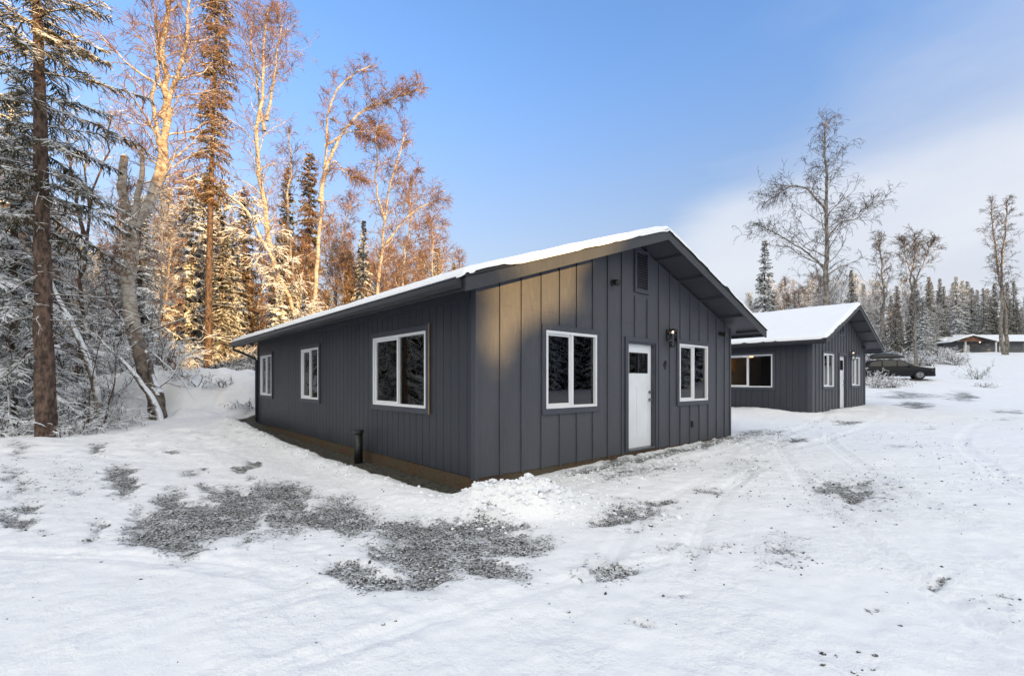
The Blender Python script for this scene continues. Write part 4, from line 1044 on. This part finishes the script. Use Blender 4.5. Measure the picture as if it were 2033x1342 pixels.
def thicket(name, spots, label, mat, seed, h=(1, 2.5), n=16, spread=.7, tw=.006):
    r = np.random.default_rng(seed); tb = TB()
    for x, y in spots:
        tb_h = r.uniform(*h); shrub_tb(tb, np.array([x, y, H(x, y) - .05]), r, n, tb_h, spread, tw)
    return link(name, tb.mesh(name), mat)
q = random.Random(4)
sp = []
for i in range(210):
    px = q.uniform(-150, 520); Y = q.uniform(17.5, 29); x = (px - CX) / F * Y
    if px > 330 and Y < 21.5: continue
    sp.append((x, Y))
tag(thicket('undergrowth', sp, '', M['brush'], 5, (1.2, 3.4), 13, .55, .009), 'tangled snow-dusted undergrowth filling the left woods', 'undergrowth', kind='stuff')
sp = [(((px - CX) / F * Y), Y) for px, Y in ((8, 12.6), (30, 11.9), (55, 12.6), (120, 12.3), (150, 13.2), (-10, 11.6), (140, 12.0), (20, 13.4), (110, 13.6), (60, 13.5), (-30, 12.6), (175, 13.0), (200, 13.8), (232, 14.2), (160, 14.4), (125, 15), (90, 15.2), (50, 15), (0, 15), (-40, 14.4), (70, 16.2), (20, 16.5), (120, 16.4), (170, 15.9))]
tag(thicket('brushwood', sp, '', M['brush'], 6, (.5, 1.5), 16, 1.15, .007), 'low snow-caught brushwood around the foot of the dark spruce', 'brush', kind='stuff')
sp = []
for i in range(60):
    px = q.uniform(1690, 1900); Y = q.uniform(60, 70); sp.append(((px - CX) / F * Y, Y))
for i in range(26):
    px = q.uniform(1850, 1884); Y = q.uniform(84, 92); sp.append(((px - CX) / F * Y, Y))
tag(thicket('hedge_brush', sp, '', M['brush'], 7, (.9, 2.3), 14, .8, .022), 'grey brush hedge at the edge of the distant woods behind the car', 'brush', kind='stuff')
def shrub(px, Y, h, n, label, seed, spread=.8, tw=.01, mat='brush'):
    r = np.random.default_rng(seed); b = base_at(px, Y); tb = TB(); shrub_tb(tb, np.array([0, 0, 0.]), r, n, h, spread, tw)
    o = link('shrub', tb.mesh('shrub'), M[mat]); o.location = b; tag(o, label, 'shrub')
shrub(1732, 34.0, 1.6, 26, 'dark twiggy shrub beside the rear cabin corner, hiding the car tail', 1, 1.0, .014)
shrub(1757, 34.5, 1.35, 22, 'frosted shrub in front of the car rear door', 2, 1.0, .014)
shrub(1780, 33.5, 1.0, 18, 'low frosted shrub in front of the car front door', 3, 1.1, .013)
shrub(1745, 32.0, .7, 26, 'low yellow-grey grassy shrub on the snow nearest the rear cabin', 4, .8, .012)
shrub(1768, 32.0, .6, 26, 'stubby dry shrub on the snow left of the car front wheel', 5, .6, .012)
shrub(1935, 40, 1.5, 15, 'thin pale shrub alone on the open snow slope', 6, .7, .010)
shrub(1943, 41, 2.2, 8, 'tall wispy shrub stems behind the pale slope shrub', 8, .5, .008)
shrub(1952, 33.5, .7, 14, 'small dark shrub below the pale one on the slope', 7, 1.1, .012)
shrub(395, 17.0, .9, 6, 'bare twig sticking out of the snow bank', 9, 1.3, .008)
shrub(495, 16.4, .7, 14, 'small bush at the snow bank foot by the cabin far corner', 10, 1.3, .010)
def sapling(pts, Y, r0, label, seed):
    b = base_at(pts[0][0], Y); st = [([(0, 0, -.1)] + [tuple(at(px, py, Y) - Vector(b)) for px, py in pts[1:]], r0, .008, 14)]
    tree_obj('sapling', birch_meshes(st, seed, nl=14, ll=.7, f0=.1, up=.4, m2=4, m3=3, tw=.2, twig_r=.005, wig=.03), (M['dark_bark'], M['brush']), b, label)
sapling([(172, 855), (180, 780), (192, 710), (208, 648)], 12.9, .03, 'thin dark sapling slanting right between dark spruce and crooked birch', 1)
sapling([(204, 850), (216, 800), (228, 760), (230, 700)], 13.3, .04, 'short thick sapling just left of the crooked birch base', 2)
for i_, (px_, Y_, h_, lb_) in enumerate(((150, 15.2, 1.3, 'snowy bush on the left shoulder of the snow bank behind the dark spruce'), (225, 16.0, 1.2, 'snowy bush on the snow bank just left of the crooked birch base'), (365, 17.2, .8, 'small snowy tuft on the face of the snow bank'), (440, 17.0, .6, 'low twig tuft on the snow bank near the downspout'))):
    shrub(px_, Y_, h_, 16, lb_, 40 + i_, 1.0, .008)
sapling([(30, 850), (24, 780), (22, 700), (10, 640)], 13.0, .025, 'thin sapling at the left edge of the woods', 3)

# ---- woods outside the frame: behind the photographer (unseen, treetops shaped to shade the yard) and off to the left
def far_woods(name, spots, seed, label):
    r = np.random.default_rng(seed); tb = TB()
    for x, y, h in spots:
        n = 90; z0 = H(x, y); tb.add(np.array([[x, y, z0 - .5], [x, y, z0 + h * .6], [x, y, z0 + h]]), np.array([.2, .12, .02]), 6)
        f = .04 + .95 * (np.arange(n) / n); a = np.arange(n) * 2.4 + r.random(n); L = np.minimum(h * .17, 2.0) * (1 - f) ** .6 * (.7 + .5 * r.random(n)) + .3
        P0 = np.stack([np.full(n, x), np.full(n, y), z0 + f * h], 1); D = np.stack([np.cos(a), np.sin(a), np.full(n, -.25)], 1)
        A = grow(r, P0, D, L, 3, -.15, .1); tb.add(A, (L * .10 + .05)[:, None] * np.array([1, 1.5, .1])[None], 3)
        f2 = .3 + .7 * r.random((n, 5)); p2, T2 = sample(A, f2); D2 = side_dirs(r, T2, .9 + .3 * r.random(f2.shape), -.4)
        B = grow(r, p2.reshape(-1, 3), D2.reshape(-1, 3), np.repeat(L, 5) * .45, 3, -.3, .1); tb.add(B, (np.repeat(L, 5) * .05 + .03)[:, None] * np.array([1, 1, .1])[None], 3)
    return tag(link(name, tb.mesh(name), M['needles_snowy']), label, 'woods', kind='stuff')
D0_ = 46.0
pd = np.array([-SUN_AZ[1], SUN_AZ[0]])       # across the sun direction
TAN = math.tan(R(SUN_EL))
# height of the shade at the cabin against position across the sun: (c, shade height there)
SC_ = [-60, -6, -1.5, 2.5, 3.15, 3.55, 3.9, 4.8, 5.3, 6.6, 7.4, 13, 14, 21, 24, 34, 40, 48, 54, 66, 74, 80, 100]
SHZ = [11, 11, 10.2, 9.8, 6.0, 2.0, 1.3, .9, 1.9, 2.6, 5.0, 4.9, 6.0, 6.6, 9, 12, 21, 22, 15, 16, 15, 15, 17]
spots = []; q = random.Random(12)
for i in range(150):
    cc = 96 + 110 * (i + q.random()) / 150; d = D0_ + 10 * q.random(); x, y = SUN_AZ * d + pd * cc; spots.append((x, y, 25 + 4 * q.random()))
D0 = 46.0
for row in range(6):
    c = -60.0
    while c < 95:
        d = D0 + row * 2.4 + q.uniform(-1.2, 1.2); cc = c + q.uniform(-.4, .4)
        h = float(np.interp(cc, SC_, SHZ)) + (d + 6) * TAN
        h *= (1.0 if row < 2 else q.uniform(.9, 1.0))
        x, y = SUN_AZ * d + pd * cc
        spots.append((x, y, h - H(x, y) + .6 + q.uniform(-.25, .25))); c += 1.0
if not (globals().get('NOWOODS')): far_woods('unseen_shade_woods', spots, 3, 'unseen snowy spruce woods behind the viewer, shaped to shade the yard')
q = random.Random(15); spots = []
for i in range(34):
    spots.append((-20 - 12 * q.random(), -6 + 26 * q.random(), 9 + 7 * q.random()))
far_woods('woods_beside_the_yard', spots, 4, 'snowy spruce woods at the left side of the yard outside the picture')
q = random.Random(16); spots = []
for i in range(60):
    spots.append((62 + 22 * q.random(), -45 + 70 * q.random(), 9 + 8 * q.random()))
far_woods('woods_on_the_right', spots, 6, 'snowy spruce woods on the right outside the picture')

# ------------------------------------------------------------------ far house
def far_house():
    Y0 = 104.; x0 = (1862 - CX) / F * Y0
    z0 = EYE + (HZ - 701) / F * Y0; k = Y0 / F
    hs = empty('far_house', (x0, Y0, z0), R(-2), 'low grey house with brown porch gable far up the slope', 'house')
    def X(px): return (px - 1862) * k
    def Z(py): return (701 - py) * k
    W = X(2110); zt = Z(680) ; zr = Z(664)
    b = MB(); wall_cells(b, X(1872), W, [], [(X(1981), X(1995), Z(696), Z(683)), (X(2028), X(2044), Z(694), Z(683))], -1.2, lambda a: zt, 0, .2, front_map)
    b.box(X(1872), X(1872) + .2, .2, 9, -1.2, zt); b.box(W - .2, W, .2, 9, -1.2, zt); b.box(X(1872), W, 9, 9.2, -1.2, zt); b.build('wall', M['far_wall'], hs)
    b = MB(); b.prism([(-1.0, zt - .15), (4.6, zr - .2), (10.2, zt - .15), (10.2, zt + .08), (4.6, zr + .05), (-1.0, zt + .08)], X(1867), W + .5, lambda a, d, z: (d, a, z)); rf = b.build('roof', M['gutter'], hs)
    b = MB(); b.prism([(-1.05, zt + .09), (4.6, zr + .06), (10.25, zt + .09), (10.25, zt + .36), (4.6, zr + .34), (-1.05, zt + .36)], X(1867) - .1, W + .6, lambda a, d, z: (d, a, z)); b.build('snow_cover', M['snow'], rf, bevel=.08)
    # porch gable
    g = MB(); pa, pb = X(1880), X(1928); pm = .5 * (pa + pb); pz = Z(669)
    g.prism([(X(1861), Z(684)), (pm, pz - .22), (X(1948), Z(681) - .1), (X(1948), Z(681) + .1), (pm, pz), (X(1861), Z(684) + .2)], -3.2, 1.0, front_map); g.build('porch_roof', M['gutter'], rf)
    g = MB(); g.prism([(X(1861) - .1, Z(684) + .21), (pm, pz + .01), (X(1948), Z(681) + .11), (X(1948), Z(681) + .38), (pm, pz + .30), (X(1861) - .1, Z(684) + .46)], -3.3, 1.2, front_map); g.build('porch_snow', M['snow'], rf, bevel=.06)
    g = MB(); g.prism([(pa, Z(680)), (pb, Z(680)), (pm, pz - .3)], -2.9, -2.75, front_map); g.build('porch_gable', M['brown_wood'], hs)
    for xx in (X(1894), X(1951)): MB().box(xx - .1, xx + .1, -2.7, -2.5, -.8, zt - .1).build('post', M['vinyl'], hs)
    MB().box(X(1911), X(1922), -.1, -.005, -.1, Z(685)).build('door', M['door_white'], hs)
    MB().tube([(X(1921), -2.6, Z(680) - .1), (X(1921), -2.6, Z(680) - .25)], .12, 10).build('porch_lamp', M['bulb'], hs)
    for a, c, z_0, z_1 in ((X(1981), X(1995), Z(696), Z(683)), (X(2028), X(2044), Z(694), Z(683))):
        f = MB(); w = .16
        for p_, q_, r0, r1 in ((a - w, c + w, z_1, z_1 + w), (a - w, c + w, z_0 - w, z_0), (a - w, a, z_0, z_1), (c, c + w, z_0, z_1), (.5 * (a + c) - .06, .5 * (a + c) + .06, z_0, z_1)): f.box(p_, q_, -.06, .04, r0, r1, front_map)
        wo = f.build('window', M['vinyl'], hs); MB().box(a, c, .05, .06, z_0, z_1).build('pane', M['glass'], wo)
    return hs
far_house()

# ------------------------------------------------------------------ parked car (side profile lofted across the width)
def make_car():
    fx, fy = (1838 - CX) / F * 37.5, 37.5
    yaw = R(-31)
    # car local: x forward, y left; right side (y negative) faces the camera
    cx = fx - 1.35 * math.cos(yaw); cy = fy - 1.35 * math.sin(yaw) + .8
    z0 = H(cx, cy) - .03
    car = empty('parked_car', (cx, cy, z0), yaw, 'dark wagon with a black roof box parked on the snow slope', 'car')
    top = [(-2.28, .62), (-2.30, .95), (-2.22, 1.10), (-2.05, 1.42), (-1.85, 1.58), (-1.2, 1.655), (-.4, 1.66), (.05, 1.60), (.45, 1.41), (.98, 1.10), (1.25, 1.03), (1.8, .95), (2.12, .86), (2.30, .72), (2.36, .50)]
    bot = -.0
    def prof_half(x):   # half width at floor/belt by x
        return .92 * (1 - (.24 if x > 0 else .10) * max(0, (abs(x) - 1.5) / .85) ** 2.5)
    bm = MB(); xs_ = [p[0] for p in top]; rows = []
    st = np.linspace(-2.30, 2.34, 47)
    tz = np.interp(st, xs_[1:-1], [p[1] for p in top][1:-1])
    for x, zt in zip(st, tz):
        hw = prof_half(x); wheel = min(abs(x - 1.37), abs(x + 1.33))
        zb = .24 if wheel > .42 else .24 + math.sqrt(max(0, .42 ** 2 - wheel ** 2)) * .98
        belt = min(1.02, zt - .02); ins = max(0, (zt - belt)) / .62
        row = [(-hw + .04, zb), (-hw, zb + .12 if wheel > .42 else zb + .01), (-hw - .012, .72), (-hw + .01, .93), (-hw + .04, belt), (-hw + .05 + .20 * ins, belt + (zt - belt) * .88), (-hw + .13 + .24 * ins, zt), (-.35, zt + .02)]
        row = row + [(-a, b) for a, b in reversed(row)]
        rows.append([(x, a, b) for a, b in row])
    K = len(rows[0]); bm.v = [p for r_0 in rows for p in r_0]
    for i in range(len(rows) - 1):
        for j in range(K - 1): bm.f.append((i * K + j, (i + 1) * K + j, (i + 1) * K + j + 1, i * K + j + 1))
        bm.f.append((i * K + K - 1, (i + 1) * K + K - 1, (i + 1) * K, i * K))
    bm.f.append(tuple(range(K))); bm.f.append(tuple(reversed(range((len(rows) - 1) * K, len(rows) * K))))
    body = bm.build('body', M['snow_car'], car, smooth=True)
    def sidepoly(pts, name, mat, parent, off=.006):
        for sg in (-1, 1):
            b = MB(); n = len(pts)
            def yy(x, z):
                zt = float(np.interp(x, st, tz)); hw = prof_half(x); belt = min(1.02, zt - .02); ins = max(0, zt - belt) / .62
                f = (z - belt) / max(.05, (zt - belt) * .88)
                return hw - .04 - (.01 + .20 * ins) * min(1, max(0, f)) + off
            b.v = [(x, sg * yy(x, z), z) for x, z in pts] + [(x, sg * (yy(x, z) - .02), z) for x, z in pts]
            b.f = [tuple(range(n)), tuple(range(n, 2 * n))[::-1]] + [(i, (i + 1) % n, n + (i + 1) % n, n + i) for i in range(n)]
            b.build(name, mat, parent)
    sidepoly([(-.95, 1.08), (-.08, 1.08), (-.08, 1.52), (-.4, 1.56), (-.95, 1.54)], 'side_window', M['car_glass'], car, .012)
    sidepoly([(0.0, 1.08), (.88, 1.08), (.50, 1.33), (.20, 1.50), (0.0, 1.52)], 'side_window', M['car_glass'], car, .012)
    sidepoly([(-1.05, 1.08), (-1.85, 1.10), (-1.70, 1.42), (-1.05, 1.53)], 'side_window', M['car_glass'], car, .012)
    b = MB(); b.hexa([(1.02, -.74, 1.17), (1.02, .74, 1.17), (1.0, .74, 1.13), (1.0, -.74, 1.13), (.20, -.58, 1.60), (.20, .58, 1.60), (.18, .58, 1.56), (.18, -.58, 1.56)]); b.build('windscreen', M['car_glass'], car)
    for wx in (1.37, -1.33):
        for sg in (-1, 1):
            w = MB(); w.tube([(wx, sg * .93, .34), (wx, sg * .90, .34), (wx, sg * .72, .34), (wx, sg * .70, .34)], [.32, .345, .345, .32], 28); wo = w.build('wheel', M['rubber'], car, smooth=False)
            rm = MB(); rm.tube([(wx, sg * .938, .34), (wx, sg * .90, .34)], [.225, .235], 24)
            for i in range(5):
                a = i * 2 * math.pi / 5 + .3
                rm.tube([(wx + .03 * math.cos(a), sg * .945, .34 + .03 * math.sin(a)), (wx + .21 * math.cos(a), sg * .94, .34 + .21 * math.sin(a))], [.05, .035], 6)
            rm.build('rim', M['alloy'], wo)
    for sg in (-1, 1):
        MB().hexa([(2.10, sg * .60, .68), (2.10, sg * .85, .68), (2.27, sg * .78, .66), (2.36, sg * .58, .66), (2.0, sg * .60, .80), (2.0, sg * .84, .80), (2.14, sg * .78, .78), (2.26, sg * .58, .76)]).build('headlight', M['alloy'], car, bevel=.01)
        MB().box(.62, .82, sg * .92 if sg > 0 else -1.10, 1.10 if sg > 0 else -.92, 1.06, 1.20).build('wing_mirror', M['car_paint'], car, bevel=.03)
        MB().tube([(-1.75, sg * .56, 1.66), (-1.6, sg * .57, 1.72), (.0, sg * .56, 1.72), (.15, sg * .55, 1.66)], .018, 6).build('roof_rail', M['black'], car)
    g = MB(); g.box(2.33, 2.37, -.5, .5, .52, .74); g.box(2.30, 2.36, -.72, .72, .30, .42); g.build('grille', M['black'], car, bevel=.01)
    # roof box: a tapered shell on two bars
    rb = MB(); rows = []
    for x in np.linspace(-1.75, .55, 15):
        f = (x + 1.75) / 2.3; e = min(1, (f / .12)) ** .5 if f < .12 else 1; nz = 1 - max(0, (f - .55) / .45) ** 2 * .78
        w_ = .40 * (1 - max(0, (f - .6) / .4) ** 2 * .35) * (.8 + .2 * e); hgt_ = .36 * nz * (.45 + .55 * e)
        rows.append([(x, w_ * math.cos(a) * (1 if abs(math.cos(a)) > .1 else 1), 1.80 + (hgt_ * math.sin(a) if math.sin(a) > 0 else .05 * math.sin(a))) for a in [k * 2 * math.pi / 20 for k in range(20)]])
    rb.v = [p for r_0 in rows for p in r_0]
    for i in range(14):
        for j in range(20): rb.f.append((i * 20 + j, i * 20 + (j + 1) % 20, (i + 1) * 20 + (j + 1) % 20, (i + 1) * 20 + j))
    rb.f += [tuple(range(20)), tuple(range(280, 300))[::-1]]
    rb.build('roof_box', M['black'], car, smooth=True)
    cb = MB()
    for x in (-1.3, -.15): cb.tube([(x, -.58, 1.735), (x, .58, 1.735)], .022, 6)
    cb.build('cross_bar', M['alloy'], car)
make_car()

# ------------------------------------------------------------------ light, sky, camera
sun_dir = Vector((SUN_AZ[0] * math.cos(R(SUN_EL)), SUN_AZ[1] * math.cos(R(SUN_EL)), math.sin(R(SUN_EL)))).normalized()
sl = bpy.data.lights.new('sun', 'SUN'); sl.energy = 5.0; sl.angle = R(.5); sl.color = (1.0, .60, .215)
so = bpy.data.objects.new('sun', sl); COL.objects.link(so); so.rotation_euler = sun_dir.to_track_quat('Z', 'Y').to_euler(); so.location = (30, -30, 20)
w = bpy.data.worlds.new('World'); SC.world = w; w.use_nodes = True
t = NT(w.node_tree); bg = t.n['Background']
sky = t.node('ShaderNodeTexSky'); sky.sky_type = 'NISHITA'; sky.sun_disc = False; sky.sun_elevation = R(14)
sky.sun_rotation = math.atan2(SUN_AZ[0], SUN_AZ[1]); sky.altitude = 0; sky.air_density = 1.0; sky.dust_density = .6; sky.ozone_density = 2.0
gen = t.node('ShaderNodeTexCoord').outputs['Generated']; sx = t.node('ShaderNodeSeparateXYZ'); t.link(gen, sx.inputs[0])
tint = t.mix(t.ramp(sx.outputs[2], .62, .1), (.93, 1.08, 1.30, 1), (.69, .56, .51, 1))
col = t.mix(1.0, sky.outputs[0], tint, 'MULTIPLY')
# thin high cloud: brighter and paler towards the right-hand horizon
mp = t.mapping(gen, (1.0, 1.0, 3.5)); cn = t.noise(1.5, 5, .55, mp, .4)
side = t.math('ADD', t.math('MULTIPLY', sx.outputs[0], 1.1), t.math('MULTIPLY', sx.outputs[2], -1.25))
cm = t.ramp(t.math('ADD', side, t.math('MULTIPLY', t.math('SUBTRACT', cn, .5), .9)), -.35, .75)
low = t.ramp(sx.outputs[2], .62, -.05)
cm = t.math('MULTIPLY', cm, .80)
cm = t.math('MAXIMUM', cm, t.math('MULTIPLY', low, .45))
CLOUD = (2.75, 2.85, 3.15, 1)
col = t.mix(cm, col, CLOUD)
cb_ = t.noise(2.2, 6, .55, t.mapping(gen, (1.0, 1.0, 2.6)), .3)
bank = t.math('SUBTRACT', 1.0, t.math('ABSOLUTE', t.math('MULTIPLY', t.math('SUBTRACT', t.math('SUBTRACT', sx.outputs[2], t.math('MULTIPLY', sx.outputs[0], .12)), .19), 5.0)))
bank = t.math('MULTIPLY', t.ramp(bank, .0, .9), t.ramp(sx.outputs[0], .15, .42))
bank = t.ramp(t.math('MULTIPLY', bank, t.math('ADD', cb_, .35)), .32, .85)
col = t.mix(t.math('MULTIPLY', bank, .7), col, (2.9, 3.0, 3.22, 1))
# bright hazy sky on the sun's side, behind the viewer
back = t.ramp(t.math('ADD', sx.outputs[1], t.math('MULTIPLY', t.math('SUBTRACT', cn, .5), .4)), .40, -.35)
col = t.mix(back, col, (5.65, 5.52, 5.12, 1))
t.link(col, bg.inputs[0]); bg.inputs[1].default_value = .15
cam = bpy.data.cameras.new('camera'); co = bpy.data.objects.new('camera', cam); COL.objects.link(co); SC.camera = co
co.location = (0, 0, EYE); co.rotation_euler = (R(90), 0, 0); cam.sensor_width = 36; cam.sensor_fit = 'HORIZONTAL'
cam.lens = F / 2033 * 36; cam.shift_y = (HZ - 671) / 2033; cam.clip_start = .05; cam.clip_end = 3000
SC.view_settings.view_transform = 'Standard'; SC.view_settings.look = 'None'; SC.view_settings.exposure = 1.0; SC.view_settings.gamma = 1.0
SC.cycles.max_bounces = 6; SC.cycles.diffuse_bounces = 3; SC.cycles.glossy_bounces = 3; SC.cycles.transparent_max_bounces = 10; SC.cycles.transmission_bounces = 3
